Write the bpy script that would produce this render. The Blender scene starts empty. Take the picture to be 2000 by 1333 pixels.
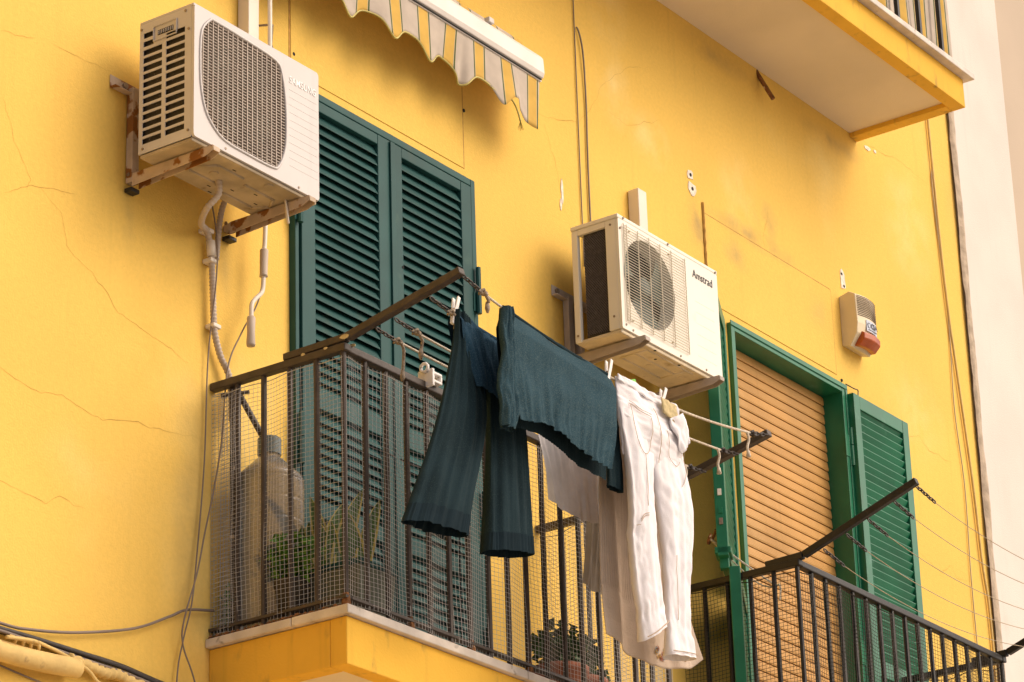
import bpy, bmesh, math, random
from mathutils import Vector, Matrix, noise
random.seed(7)
SC = bpy.context.scene
COL = SC.collection
R = math.radians

# ------------------------------------------------------------------ camera
yaw, pitch, roll = 0.96458926, 0.39160815, -0.03258782
fw = Vector((math.sin(yaw)*math.cos(pitch), math.cos(yaw)*math.cos(pitch), math.sin(pitch)))
r0 = Vector((math.cos(yaw), -math.sin(yaw), 0)); u0 = r0.cross(fw)
rr = r0*math.cos(roll)+u0*math.sin(roll); uu = -r0*math.sin(roll)+u0*math.cos(roll)
cam = bpy.data.cameras.new('camera'); camo = bpy.data.objects.new('camera', cam); COL.objects.link(camo)
M = Matrix((rr, uu, -fw)).transposed().to_4x4(); M.translation = (-8.41505814, -6.82178271, -4.55718803)
camo.matrix_world = M
cam.sensor_width = 36; cam.lens = 36*6263.7/2000; cam.clip_end = 500; cam.clip_start = 0.1
SC.camera = camo

# ------------------------------------------------------------------ light
SUN_EL, SUN_AZ = 40, 152            # azimuth: 180 = straight out of the street (-y), <180 from the right
SUN_STR, SKY_STR, EXPO, WB = 1.0, 0.15, 0.07, 6750
w = bpy.data.worlds.new('World'); SC.world = w; w.use_nodes = True
nt = w.node_tree; bg = nt.nodes['Background']
sky = nt.nodes.new('ShaderNodeTexSky'); sky.sky_type = 'NISHITA'; sky.sun_disc = False
sky.sun_elevation = R(SUN_EL); sky.sun_rotation = R(SUN_AZ)
sky.air_density = 0.6; sky.dust_density = 7.0; sky.ozone_density = 0.3
nt.links.new(sky.outputs[0], bg.inputs[0]); bg.inputs[1].default_value = SKY_STR
sl = bpy.data.lights.new('sun', 'SUN'); so = bpy.data.objects.new('sun', sl); COL.objects.link(so)
sl.energy = SUN_STR; sl.angle = R(100); sl.color = (1.0, 0.90, 0.76)
az = R(SUN_AZ); el = R(SUN_EL)
tosun = Vector((math.sin(az)*math.cos(el), math.cos(az)*math.cos(el), math.sin(el)))
so.rotation_euler = tosun.to_track_quat('Z', 'Y').to_euler(); so.location = (0, -10, 20)
vs = SC.view_settings; vs.view_transform = 'Standard'; vs.look = 'None'; vs.exposure = EXPO; vs.gamma = 1
try:
    vs.use_white_balance = True; vs.white_balance_temperature = WB; vs.white_balance_tint = 10
except Exception: pass
SC.cycles.max_bounces = 8

# ------------------------------------------------------------------ materials
def mat(name, col, rough=.6, var=.12, vscale=6, col2=None, c2amt=0, c2scale=12, c2soft=.12, bump=0, bscale=150,
        metal=0, spec=.4, streak=0, trans=0, alpha=1, sss=0, stretch=None, grime=None, rnd=0):
    m = bpy.data.materials.new(name); m.use_nodes = True; n = m.node_tree.nodes; l = m.node_tree.links
    b = n['Principled BSDF']; b.inputs['Roughness'].default_value = rough; b.inputs['Metallic'].default_value = metal
    b.inputs['Specular IOR Level'].default_value = spec
    if trans: b.inputs['Transmission Weight'].default_value = trans
    if alpha < 1: b.inputs['Alpha'].default_value = alpha
    geo = n.new('ShaderNodeNewGeometry')
    def nz(scale, detail=4, st=None):
        t = n.new('ShaderNodeTexNoise'); t.inputs['Scale'].default_value = scale; t.inputs['Detail'].default_value = detail
        if st:
            mp = n.new('ShaderNodeMapping'); mp.inputs['Scale'].default_value = st
            l.new(geo.outputs['Position'], mp.inputs[0]); l.new(mp.outputs[0], t.inputs['Vector'])
        else: l.new(geo.outputs['Position'], t.inputs['Vector'])
        return t.outputs['Fac']
    def mix(fac, a, bb):
        x = n.new('ShaderNodeMix'); x.data_type = 'RGBA'
        if isinstance(fac, float): x.inputs[0].default_value = fac
        else: l.new(fac, x.inputs[0])
        for s, i in ((a, 6), (bb, 7)):
            if isinstance(s, tuple): x.inputs[i].default_value = (*s[:3], 1)
            else: l.new(s, x.inputs[i])
        return x.outputs[2]
    def ramp(f, a, bb):
        mr = n.new('ShaderNodeMapRange'); mr.inputs[1].default_value = a; mr.inputs[2].default_value = bb
        mr.interpolation_type = 'SMOOTHSTEP'; l.new(f, mr.inputs[0]); return mr.outputs[0]
    c = mix(ramp(nz(vscale), .3, .7), tuple(v*(1-var) for v in col), tuple(min(1, v*(1+var)) for v in col))
    if streak:
        c = mix(ramp(nz(3, 5, (6, 6, .35)), .55, .8), c, tuple(v*(1-streak) for v in col))
    if grime:
        gc, ga, gs = grime
        c = mix(ramp(nz(gs, 6, (1, 1, .45)), 1-ga, 1-ga+.25), c, gc)
    if col2:
        f = nz(c2scale, 7, stretch); th = 1-c2amt
        c = mix(ramp(f, th, th+c2soft), c, col2)
    if rnd:
        oi = n.new('ShaderNodeObjectInfo'); mr = n.new('ShaderNodeMapRange'); mr.inputs[3].default_value = 1-rnd; mr.inputs[4].default_value = 1+rnd
        l.new(oi.outputs['Random'], mr.inputs[0]); mu = n.new('ShaderNodeMix'); mu.data_type = 'RGBA'; mu.blend_type = 'MULTIPLY'; mu.inputs[0].default_value = 1
        l.new(c, mu.inputs[6]); l.new(mr.outputs[0], mu.inputs[7]); c = mu.outputs[2]
    l.new(c, b.inputs['Base Color'])
    if bump:
        bp = n.new('ShaderNodeBump'); bp.inputs['Strength'].default_value = bump; bp.inputs['Distance'].default_value = .004
        l.new(nz(bscale, 5), bp.inputs['Height']); l.new(bp.outputs[0], b.inputs['Normal'])
    return m

def wallmat():
    m = mat('yellow_render', (.80, .520, .116), .85, .04, 1.3, (.87, .66, .24), .43, .8, .22, .42, 130, spec=.2, streak=.06,
            grime=((.66, .44, .13), .38, 1.5))
    n = m.node_tree.nodes; l = m.node_tree.links; b = n['Principled BSDF']
    geo = n.new('ShaderNodeNewGeometry'); src = b.inputs['Base Color'].links[0].from_socket
    def blend(src, fac, col):
        x = n.new('ShaderNodeMix'); x.data_type = 'RGBA'; l.new(fac, x.inputs[0]); l.new(src, x.inputs[6]); x.inputs[7].default_value = (*col, 1); return x.outputs[2]
    def math_(op, a_, b_=None, c_=None):
        q = n.new('ShaderNodeMath'); q.operation = op; q.use_clamp = op == 'MULTIPLY'
        for i, v in enumerate((a_, b_, c_)):
            if v is None: continue
            if isinstance(v, (int, float)): q.inputs[i].default_value = v
            else: l.new(v, q.inputs[i])
        return q.outputs[0]
    nz = n.new('ShaderNodeTexNoise'); nz.inputs['Scale'].default_value = 7; nz.inputs['Detail'].default_value = 7; l.new(geo.outputs['Position'], nz.inputs['Vector'])
    # old stains and pale repairs, each with its own place and outline
    for (x, z, rx, rz, k, col) in ((2.93, 1.44, .10, .22, 1.1, (.45, .31, .12)), (3.42, 1.545, .45, .07, 1.2, (.45, .31, .12)), (3.55, 1.68, .14, .12, 1.1, (.47, .33, .13)),
            (3.25, 1.40, .14, .10, .9, (.50, .35, .13)), (4.0, 1.35, .2, .12, .7, (.55, .38, .13)), (4.25, 2.36, .35, .07, 1.1, (.5, .33, .11)), (3.2, 2.40, .45, .09, .9, (.5, .33, .11)),
            (2.28, 1.86, .16, .22, .7, (.90, .74, .36)), (2.55, 1.72, .2, .16, .6, (.90, .74, .36)), (2.25, 2.3, .2, .3, .5, (.89, .72, .34)), (5.0, 2.15, .3, .4, .45, (.89, .74, .38)),
            (4.9, 1.1, .35, .3, .4, (.89, .74, .36)), (3.3, 1.75, .2, .25, .45, (.89, .72, .34)), (-.88, .12, .05, .16, .9, (.52, .35, .11)), (-.36, .10, .05, .18, .8, (.52, .35, .11)),
            (-.72, -.4, .4, .5, .6, (.70, .44, .09)), (-.55, -.9, .10, .6, .8, (.52, .36, .13)), (1.72, .55, .06, .18, .7, (.50, .34, .12)), (1.40, .2, .1, .6, .5, (.60, .41, .12))):
        mp = n.new('ShaderNodeMapping'); mp.inputs['Location'].default_value = (-x/rx, 0, -z/rz); mp.inputs['Scale'].default_value = (1/rx, 0, 1/rz)
        l.new(geo.outputs['Position'], mp.inputs[0]); ln = n.new('ShaderNodeVectorMath'); ln.operation = 'LENGTH'; l.new(mp.outputs[0], ln.inputs[0])
        f = math_('SUBTRACT', 1.0, ln.outputs['Value']); f = math_('MAXIMUM', f, 0.0); f2 = math_('SUBTRACT', nz.outputs['Fac'], .33); f2 = math_('MAXIMUM', f2, 0.0)
        f = math_('MULTIPLY', math_('MULTIPLY', f, f2), k*2.6); src = blend(src, f, col)
    gr = n.new('ShaderNodeTexNoise'); gr.inputs['Scale'].default_value = 55; gr.inputs['Detail'].default_value = 6; l.new(geo.outputs['Position'], gr.inputs['Vector'])
    g2 = n.new('ShaderNodeMapRange'); g2.inputs[1].default_value = .25; g2.inputs[2].default_value = .75; g2.inputs[3].default_value = .945; g2.inputs[4].default_value = 1.04; l.new(gr.outputs['Fac'], g2.inputs[0])
    mu = n.new('ShaderNodeMix'); mu.data_type = 'RGBA'; mu.blend_type = 'MULTIPLY'; mu.inputs[0].default_value = 1; l.new(src, mu.inputs[6]); l.new(g2.outputs[0], mu.inputs[7])
    l.new(mu.outputs[2], b.inputs['Base Color'])
    return m
MT = dict(
    wall=wallmat(),
    fascia=mat('ochre_render', (.80, .46, .06), .8, .06, 3, (.38, .23, .06), .43, 9, .22, .35, 120, spec=.2, streak=.16, stretch=(1.6, 1.6, .7), grime=((.60, .34, .06), .40, 4)),
    soffit=mat('soffit_render', (.74, .62, .44), .9, .05, 2, bump=.25, spec=.1, grime=((.60, .47, .30), .38, 2.5)),
    marble=mat('marble_slab', (.62, .55, .48), .5, .15, 9, (.28, .23, .18), .40, 22, .15, .2),
    crack=mat('crack', (.42, .24, .05), .95, .2, 30),
    groove=mat('groove', (.48, .27, .07), .95, .2, 30),
    patch=mat('bare_plaster', (.75, .68, .58), .9, .15, 60, bump=.4),
    white=mat('white_render', (.70, .64, .58), .9, .04, 2, bump=.45, spec=.15, grime=((.58, .52, .45), .42, 2), streak=.05),
    beige=mat('beige_render', (.54, .44, .34), .9, .03, 2, bump=.2, spec=.15),
    joint=mat('raw_joint', (.44, .35, .26), .95, .2, 18, bump=.8, bscale=60),
    teal=mat('dark_green_paint', (.014, .070, .067), .5, .10, 5, (.040, .105, .085), .34, 9, .2, spec=.22, grime=((.045, .075, .06), .38, 8), rnd=.10),
    green=mat('green_paint', (.012, .150, .075), .36, .14, 6, (.07, .22, .15), .38, 10, .2, spec=.45, grime=((.04, .11, .06), .38, 7), rnd=.08),
    dark=mat('dark_void', (.012, .012, .012), .9, 0),
    inner=mat('dark_backing', (.05, .035, .025), .7, .1),
    wood=mat('roller_wood', (.52, .28, .085), .55, .10, 3, (.60, .36, .14), .42, 2.5, .25, spec=.3, streak=.16, rnd=.09, grime=((.36, .19, .06), .36, 6)),
    iron=mat('brown_iron', (.060, .045, .036), .5, .2, 20, (.22, .08, .025), .30, 28, .08, .3, 80, spec=.4),
    black=mat('black_iron', (.020, .017, .015), .45, .2, 20, (.10, .05, .03), .27, 30, .1, .25, 80),
    rustw=mat('rusting_white_paint', (.52, .40, .29), .7, .12, 14, (.26, .10, .02), .50, 15, .07, .35, 70),
    bracket=mat('grey_bracket_paint', (.45, .38, .33), .6, .1, 14, (.22, .09, .03), .30, 16, .1, .2, 70),
    rust=mat('rust_flakes', (.20, .085, .03), .95, .4, 60, (.55, .42, .3), .36, 45, .05, .8, 60),
    acw=mat('white_enamel', (.575, .54, .52), .38, .03, 4, (.47, .38, .28), .36, 7, .25, spec=.4, streak=.08),
    acw2=mat('cream_enamel', (.80, .75, .65), .38, .03, 4, (.60, .48, .32), .35, 7, .25, spec=.4, streak=.06),
    acgr=mat('taupe_grille', (.42, .345, .28), .5, .08, 20),
    acu=mat('dirty_underside', (.46, .37, .25), .7, .2, 9, (.20, .13, .06), .40, 11, .15, .3, 40),
    coilg=mat('coil_guard_wire', (.13, .105, .09), .5, .2, 60),
    acu2=mat('stained_cream_underside', (.66, .55, .38), .6, .12, 9, (.34, .23, .10), .42, 9, .2, .3, 40),
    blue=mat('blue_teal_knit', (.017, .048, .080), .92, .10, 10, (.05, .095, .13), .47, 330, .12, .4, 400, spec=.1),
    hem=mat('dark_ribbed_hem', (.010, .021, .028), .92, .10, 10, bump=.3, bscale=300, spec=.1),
    coil=mat('coil_mesh', (.030, .024, .020), .5, .3, 60, (.11, .09, .08), .40, 70, .1, .3, 150),
    fan=mat('fan_plastic', (.10, .135, .12), .45, .1),
    motor=mat('motor_dark', (.018, .015, .013), .7, .1),
    wire=mat('guard_wire', (.70, .63, .50), .4, .05),
    ink=mat('dark_ink', (.05, .045, .05), .6, 0),
    lite=mat('pale_print', (.86, .84, .82), .4, 0),
    screw=mat('screw_head', (.28, .22, .17), .5, .2, 80, metal=.5),
    plastic=mat('white_trunking', (.76, .68, .58), .5, .04, 5, (.6, .48, .34), .30, 8, .2),
    conduit=mat('grey_conduit', (.50, .41, .33), .6, .08, 10),
    cable=mat('grey_cable', (.22, .17, .14), .6, .1),
    cablek=mat('black_cable', (.045, .04, .04), .5, .2, 30),
    ywire=mat('yellow_painted_cable', (.64, .45, .17), .8, .1, 10, (.30, .2, .09), .36, 20, .15, .5, 60),
    net=mat('net_twine', (.50, .48, .46), .7, .1),
    netk=mat('net_twine_dark', (.055, .045, .036), .7, .1),
    rope=mat('old_rope', (.30, .24, .18), .9, .3, 90, (.07, .05, .04), .45, 30, .2, .8, 250),
    ropew=mat('pale_rope', (.62, .54, .43), .9, .2, 120, bump=.9, bscale=300),
    chain=mat('chain', (.06, .05, .045), .5, .2, 60, metal=.4),
    thin=mat('line_wire', (.45, .36, .24), .5, .1),
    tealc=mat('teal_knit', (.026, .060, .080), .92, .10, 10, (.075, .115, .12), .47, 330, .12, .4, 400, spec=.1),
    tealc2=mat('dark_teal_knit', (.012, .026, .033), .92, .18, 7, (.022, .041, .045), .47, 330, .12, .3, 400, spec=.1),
    denim=mat('white_denim', (.79, .765, .79), .9, .03, 12, bump=.35, bscale=420, spec=.1),
    stitch=mat('tan_stitching', (.50, .38, .27), .9, .1),
    sheer=mat('sheer_white_cloth', (.86, .84, .86), .9, .05, 20, bump=.5, bscale=300, spec=.1),
    greyc=mat('grey_cloth', (.50, .47, .42), .9, .06, 20, bump=.4, bscale=300, spec=.1),
    knit=mat('beige_knit', (.50, .40, .315), .95, .05, 20, bump=.6, bscale=260, spec=.1),
    label=mat('leather_label', (.52, .42, .22), .8, .15, 80),
    peg=mat('white_peg', (.80, .77, .74), .4, .03),
    pegg=mat('green_peg', (.16, .55, .06), .4, .05),
    siren=mat('siren_plastic', (.74, .62, .42), .45, .04, 8),
    lamp=mat('orange_lens', (.42, .085, .015), .25, .12, 25, spec=.5),
    sticker=mat('sticker', (.50, .55, .66), .5, .06, 40),
    jug=mat('cloudy_plastic', (.46, .43, .385), .22, .10, 6, spec=.5, trans=.62),
    neck=mat('bottle_neck', (.20, .25, .25), .25, .08, 9, spec=.5, trans=.3),
    bar=mat('aged_white_metal', (.74, .69, .64), .4, .05, 8, (.5, .42, .34), .30, 12, .2),
    planter=mat('green_planter', (.12, .13, .095), .6, .15, 12),
    pot=mat('dark_pot', (.05, .04, .03), .7, .15),
    terra=mat('terracotta', (.33, .12, .07), .8, .15, 14),
    leaf=mat('leaf', (.075, .20, .022), .5, .3, 18, (.16, .32, .03), .45, 14, .2),
    leafd=mat('dark_leaf', (.035, .085, .025), .45, .4, 18, (.07, .14, .03), .42, 20, .2),
    sansm=mat('sansevieria', (.085, .16, .05), .4, .4, 50), sansy=mat('sansevieria_edge', (.50, .42, .12), .5, .1),
    flower=mat('flower', (.7, .55, .3), .7, .2, 60),
    paving=mat('street_paving', (.42, .38, .33), .8, .15, 4, bump=.2),
)
def stripes(name, period, phase):
    m = bpy.data.materials.new(name); m.use_nodes = True; n = m.node_tree.nodes; l = m.node_tree.links
    b = n['Principled BSDF']; b.inputs['Roughness'].default_value = .9; b.inputs['Specular IOR Level'].default_value = .1
    g = n.new('ShaderNodeNewGeometry'); s = n.new('ShaderNodeSeparateXYZ'); l.new(g.outputs['Position'], s.inputs[0])
    a = n.new('ShaderNodeMath'); a.operation = 'MULTIPLY_ADD'; a.inputs[1].default_value = 1/period; a.inputs[2].default_value = phase
    l.new(s.outputs[0], a.inputs[0]); f = n.new('ShaderNodeMath'); f.operation = 'FRACT'; l.new(a.outputs[0], f.inputs[0])
    rp = n.new('ShaderNodeValToRGB'); l.new(f.outputs[0], rp.inputs[0]); rp.color_ramp.interpolation = 'CONSTANT'
    e = rp.color_ramp.elements; W = (.60, .515, .43, 1); G = (.12, .15, .055, 1); Y = (.74, .47, .12, 1)
    e[0].position = 0; e[0].color = W; e[1].position = .56; e[1].color = G
    for p, c in ((.60, W), (.612, Y), (.93, W), (.945, G), (.985, W)):
        x = e.new(p); x.color = c
    t = n.new('ShaderNodeTexNoise'); t.inputs['Scale'].default_value = 14; l.new(g.outputs['Position'], t.inputs['Vector'])
    mx = n.new('ShaderNodeMix'); mx.data_type = 'RGBA'; mx.blend_type = 'MULTIPLY'; mx.inputs[0].default_value = .35
    l.new(rp.outputs[0], mx.inputs[6]); l.new(t.outputs['Fac'], mx.inputs[7]); l.new(mx.outputs[2], b.inputs['Base Color'])
    return m
MT['awn'] = stripes('awning_stripes', .189, .31); MT['awn2'] = stripes('awning_stripes_faded', .205, .30)

# ------------------------------------------------------------------ mesh helpers
WL = {}
class MB:
    def __init__(s): s.v = []; s.f = []
    def add(s, vs, fs):
        o = len(s.v); s.v += [Vector(v) for v in vs]; s.f += [tuple(i+o for i in f) for f in fs]; return s
    def box(s, a, b):
        x0, y0, z0 = (min(p, q) for p, q in zip(a, b)); x1, y1, z1 = (max(p, q) for p, q in zip(a, b))
        return s.add([(x0,y0,z0),(x1,y0,z0),(x1,y1,z0),(x0,y1,z0),(x0,y0,z1),(x1,y0,z1),(x1,y1,z1),(x0,y1,z1)],
                     [(0,3,2,1),(4,5,6,7),(0,1,5,4),(1,2,6,5),(2,3,7,6),(3,0,4,7)])
    def bar(s, p, q, w, h, up=(0,0,1)):
        p = Vector(p); q = Vector(q); d = (q-p).normalized(); up = Vector(up)
        if abs(d.dot(up)) > .98: up = Vector((0,1,0))
        sd = d.cross(up).normalized()*w/2; u = sd.cross(d).normalized()*h/2
        vs = [p-sd-u, p+sd-u, p+sd+u, p-sd+u, q-sd-u, q+sd-u, q+sd+u, q-sd+u]
        return s.add(vs, [(0,1,2,3),(7,6,5,4),(0,4,5,1),(1,5,6,2),(2,6,7,3),(3,7,4,0)])
    def tube(s, pts, r, n=6, cap=True):
        pts = [Vector(p) for p in pts]; k = len(pts); vs = []; fs = []; prev = None
        for i, p in enumerate(pts):
            d = (pts[min(i+1, k-1)]-pts[max(i-1, 0)])
            d = d.normalized() if d.length > 1e-9 else Vector((0,0,1))
            a = prev if prev is not None else (Vector((0,0,1)) if abs(d.z) < .9 else Vector((0,1,0)))
            sd = d.cross(a)
            if sd.length < 1e-6: sd = d.cross(Vector((1,.3,.2)))
            sd.normalize(); up = sd.cross(d).normalized(); prev = up
            rad = r[i] if isinstance(r, (list, tuple)) else r
            for j in range(n):
                t = 2*math.pi*j/n; vs.append(p+sd*math.cos(t)*rad+up*math.sin(t)*rad)
        for i in range(k-1):
            for j in range(n):
                a = i*n+j; b = i*n+(j+1) % n; fs.append((a, b, b+n, a+n))
        if cap: fs += [tuple(range(n))[::-1], tuple(range((k-1)*n, k*n))]
        return s.add(vs, fs)
    def grid(s, fn, nu, nv, closed=False):
        vs = [fn(i/nu, j/nv) for j in range(nv+1) for i in range(nu if closed else nu+1)]
        w_ = nu if closed else nu+1; fs = []
        for j in range(nv):
            for i in range(nu):
                a = j*w_+i; b = j*w_+(i+1) % w_; fs.append((a, b, b+w_, a+w_))
        return s.add(vs, fs)
    def prism(s, poly, y0, y1):            # poly in x,z extruded along y
        k = len(poly); vs = [(x, y0, z) for x, z in poly]+[(x, y1, z) for x, z in poly]
        fs = [tuple(range(k)), tuple(range(2*k-1, k-1, -1))]+[(i, i+k, (i+1) % k+k, (i+1) % k) for i in range(k)]
        return s.add(vs, fs)
    def lathe(s, prof, c, n=20):
        return s.grid(lambda u, v: Vector(c)+Vector((0, 0, 0))+_lp(prof, v, u), n, len(prof)-1, True)
    def xf(s, Mx): s.v = [Mx @ v for v in s.v]; return s
    def build(s, name, m, parent=None, smooth=False, bevel=0, solid=0, normals=True, seg=2):
        c = Vector((0,0,0))
        if s.v:
            lo = Vector([min(v[i] for v in s.v) for i in range(3)]); hi = Vector([max(v[i] for v in s.v) for i in range(3)]); c = (lo+hi)/2
        me = bpy.data.meshes.new(name); me.from_pydata([tuple(v-c) for v in s.v], [], s.f)
        if normals:
            bm = bmesh.new(); bm.from_mesh(me); bmesh.ops.recalc_face_normals(bm, faces=bm.faces); bm.to_mesh(me); bm.free()
        if smooth:
            me.polygons.foreach_set('use_smooth', [True]*len(me.polygons))
        me.materials.append(MT[m] if isinstance(m, str) else m)
        return place(name, me, c, parent, bevel, solid, seg)
def _lp(prof, v, u):
    i = min(int(round(v*(len(prof)-1))), len(prof)-1); r_, z = prof[i]; t = 2*math.pi*u
    return Vector((r_*math.cos(t), r_*math.sin(t), z))
def place(name, me, c, parent=None, bevel=0, solid=0, seg=2):
    o = bpy.data.objects.new(name, me); COL.objects.link(o); c = Vector(c)
    WL[o] = c
    if parent: o.parent = parent; o.location = c-WL[parent]
    else: o.location = c
    if solid:
        md = o.modifiers.new('solid', 'SOLIDIFY'); md.thickness = solid; md.offset = 0
    if bevel:
        md = o.modifiers.new('bevel', 'BEVEL'); md.width = bevel; md.segments = seg; md.limit_method = 'ANGLE'; md.harden_normals = False
    return o
def tag(o, label, cat, group=None, kind=None):
    o['label'] = label; o['category'] = cat
    if group: o['group'] = group
    if kind: o['kind'] = kind
    return o
def thing(name, loc, label, cat, group=None):
    o = bpy.data.objects.new(name, None); COL.objects.link(o); o.location = loc; WL[o] = Vector(loc); o.empty_display_size = .1
    return tag(o, label, cat, group)
def copies(name, me, cs, parent, bevel=0):
    return [place(name, me, c, parent, bevel) for c in cs]
def spline(pts, n=8):
    pts = [Vector(p) for p in pts]; out = []
    for i in range(len(pts)-1):
        p0 = pts[max(i-1, 0)]; p1 = pts[i]; p2 = pts[i+1]; p3 = pts[min(i+2, len(pts)-1)]
        for k in range(n):
            t = k/n
            out.append(.5*((2*p1)+(p2-p0)*t+(2*p0-5*p1+4*p2-p3)*t*t+(3*p1-p0-3*p2+p3)*t**3))
    return out+[pts[-1]]
def text_mesh(body, size, ext, bold=0):
    cu = bpy.data.curves.new('txt', 'FONT'); cu.body = body; cu.size = size; cu.extrude = ext; cu.offset = bold
    cu.align_x = 'LEFT'; cu.resolution_u = 3
    o = bpy.data.objects.new('txt', cu); COL.objects.link(o)
    dg = bpy.context.evaluated_depsgraph_get(); me = bpy.data.meshes.new_from_object(o.evaluated_get(dg))
    bpy.data.objects.remove(o); return me
def lettering(body, x0, z0, y, width, ext, m, parent, name='lettering', bold=0, squash=1.0):
    me = text_mesh(body, 1, 0, bold)
    xs = [v.co.x for v in me.vertices]; s = width/(max(xs)-min(xs)); mn = min(xs)
    vs = [(x0+(v.co.x-mn)*s, y, z0+v.co.y*s*squash) for v in me.vertices]; fs = [tuple(p.vertices) for p in me.polygons]
    mb = MB(); mb.add(vs, fs)
    o = mb.build(name, m, parent, solid=ext); bpy.data.meshes.remove(me); return o

# ================================================================== the setting
gnd = MB().box((-60, -40, -6.5), (60, 20, -6.2)).build('street', 'paving'); gnd['kind'] = 'structure'

# ---- yellow building
B = thing('yellow_building', (2, 0, -6.2), 'yellow rendered apartment house with green shuttered balcony doors', 'building')
XL, XR, ZB, ZT = -14, 5.56, -6.2, 9
D1 = (0.0, 1.155, -1.32, .992); D2 = (3.13, 4.165, -1.32, 1.022)
wb = MB()
def wq(x0, x1, z0, z1): wb.add([(x0,0,z0),(x1,0,z0),(x1,0,z1),(x0,0,z1)], [(0,1,2,3)])
wq(XL, D1[0], ZB, ZT); wq(D1[0], D1[1], ZB, D1[2]); wq(D1[0], D1[1], D1[3], ZT); wq(D1[1], D2[0], ZB, ZT)
wq(D2[0], D2[1], ZB, D2[2]); wq(D2[0], D2[1], D2[3], ZT); wq(D2[1], XR, ZB, ZT)
for x0, x1, z0, z1 in (D1, D2):
    for a, b in (((x0,z0),(x0,z1)), ((x0,z1),(x1,z1)), ((x1,z1),(x1,z0)), ((x1,z0),(x0,z0))):
        wb.add([(a[0],0,a[1]),(b[0],0,b[1]),(b[0],.3,b[1]),(a[0],.3,a[1])], [(0,1,2,3)])
wb.add([(XL,0,ZB),(XL,8,ZB),(XL,8,ZT),(XL,0,ZT)], [(0,1,2,3)]); wb.add([(XR,0,ZB),(XR,8,ZB),(XR,8,ZT),(XR,0,ZT)], [(0,1,2,3)])
wb.add([(XL,0,ZT),(XR,0,ZT),(XR,8,ZT),(XL,8,ZT)], [(0,1,2,3)]); wb.add([(XL,8,ZB),(XR,8,ZB),(XR,8,ZT),(XL,8,ZT)], [(0,1,2,3)])
wb.build('wall', 'wall', B)
for x0, x1, z0, z1 in (D1, D2):
    MB().box((x0+.002, .24, z0+.002), (x1-.002, .28, z1-.002)).build('dark_backing', 'inner', B)  # added dark sheet stands in for the shaded interior behind the shutters
# shutter-box panels above the doors, a few mm proud of the wall with brown strips that paint the groove and its shading
def panel(x0, x1, z0, z1, gl, gt, gr, gb):
    MB().box((x0, -.0035, z0), (x1, .01, z1)).build('shutter_box_panel', 'wall', B, bevel=.002)
    g = MB()
    if gl: g.box((x0-gl, -.0015, z0-.02), (x0-.001, .004, z1))
    if gr: g.box((x1+.001, -.0015, z0), (x1+gr, .004, z1))
    if gt: g.box((x0, -.0015, z1+.001), (x1, .004, z1+gt))
    if gb: g.box((x0, -.0015, z0-gb), (x1, .004, z0-.001))
    g.build('panel_joint', 'groove', B)
panel(.012, 1.118, 1.045, 1.99, .010, .006, .008, 0)
panel(2.985, 4.122, 1.075, 1.513, .005, .0055, .005, 0)
MB().tube([(2.975, -.004, 1.03+i*.028+.0) for i in range(20)], [.004+.004*abs(math.sin(i*1.7)) for i in range(20)], 5).build('panel_joint', 'groove', B)

# cracks: thin dark ribbons following the plaster
CR = [[(-1.534,.572),(-1.362,.614)],[(-1.286,.626),(-1.158,.629),(-.987,.638)],[(-1.511,.331),(-1.444,.186),(-1.366,.082),(-1.384,.034)],
 [(-1.484,-.014),(-1.365,.06),(-1.141,.107)],[(-1.316,.063),(-1.214,.005),(-1.185,-.099),(-1.004,-.188),(-.925,-.257),(-.741,-.292),(-.552,-.328)],
 [(-1.6,-.60),(-1.481,-.628),(-1.337,-.664),(-1.191,-.646),(-.991,-.669),(-.839,-.627),(-.708,-.619),(-.535,-.591)],
 [(-1.6,-1.0),(-1.464,-1.015),(-1.25,-1.038),(-1.184,-.997),(-1.031,-1.015)],[(4.529,2.482),(4.765,2.491),(4.929,2.518),(5.116,2.5),(5.318,2.492)],
 [(4.627,.902),(4.926,.997),(5.023,.949),(5.264,.95)],[(4.798,.369),(5.048,.315),(5.154,.382),(5.198,.326),(5.373,.343)],
 [(1.55,1.49),(1.696,1.511),(1.863,1.548),(1.983,1.59),(2.11,1.721),(2.166,1.831),(2.418,2.034),(2.613,2.104)],
 [(1.706,1.478),(1.791,1.318),(1.837,1.143),(1.888,1.042)],[(2.191,1.728),(2.373,1.723),(2.655,1.857)],[(2.12,.36),(2.277,.369),(2.57,.421)],
 [(3.575,1.743),(3.508,1.561),(3.53,1.477)]]
for k, c in enumerate(CR):
    pts = []
    for i in range(len(c)-1):
        a = Vector((c[i][0], 0, c[i][1])); b = Vector((c[i+1][0], 0, c[i+1][1])); n = max(3, int((b-a).length/.022))
        for j in range(n):
            p = a.lerp(b, j/n); q = noise.noise_vector(p*19+Vector((k*7.3, 0, 0)))*.011+noise.noise_vector(p*60)*.005; pts.append(Vector((p.x+q.x, -.0012, p.z+q.z)))
    pts.append(Vector((c[-1][0], -.0012, c[-1][1])))
    vs = []; fs = []
    for i, p in enumerate(pts):
        d = (pts[min(i+1, len(pts)-1)]-pts[max(i-1, 0)]).normalized(); nn = Vector((-d.z, 0, d.x))
        wd = (.0008 if k not in (4, 5) else .0009)*(.35+.9*abs(noise.noise(p*8)))*min(1, 4*min(i+.3, len(pts)-1-i+.3)/len(pts)+.25)
        vs += [p+nn*wd, p-nn*wd]
        if i: fs.append((2*i-2, 2*i-1, 2*i+1, 2*i))
    MB().add(vs, fs).build('crack', 'crack', B)
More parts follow.
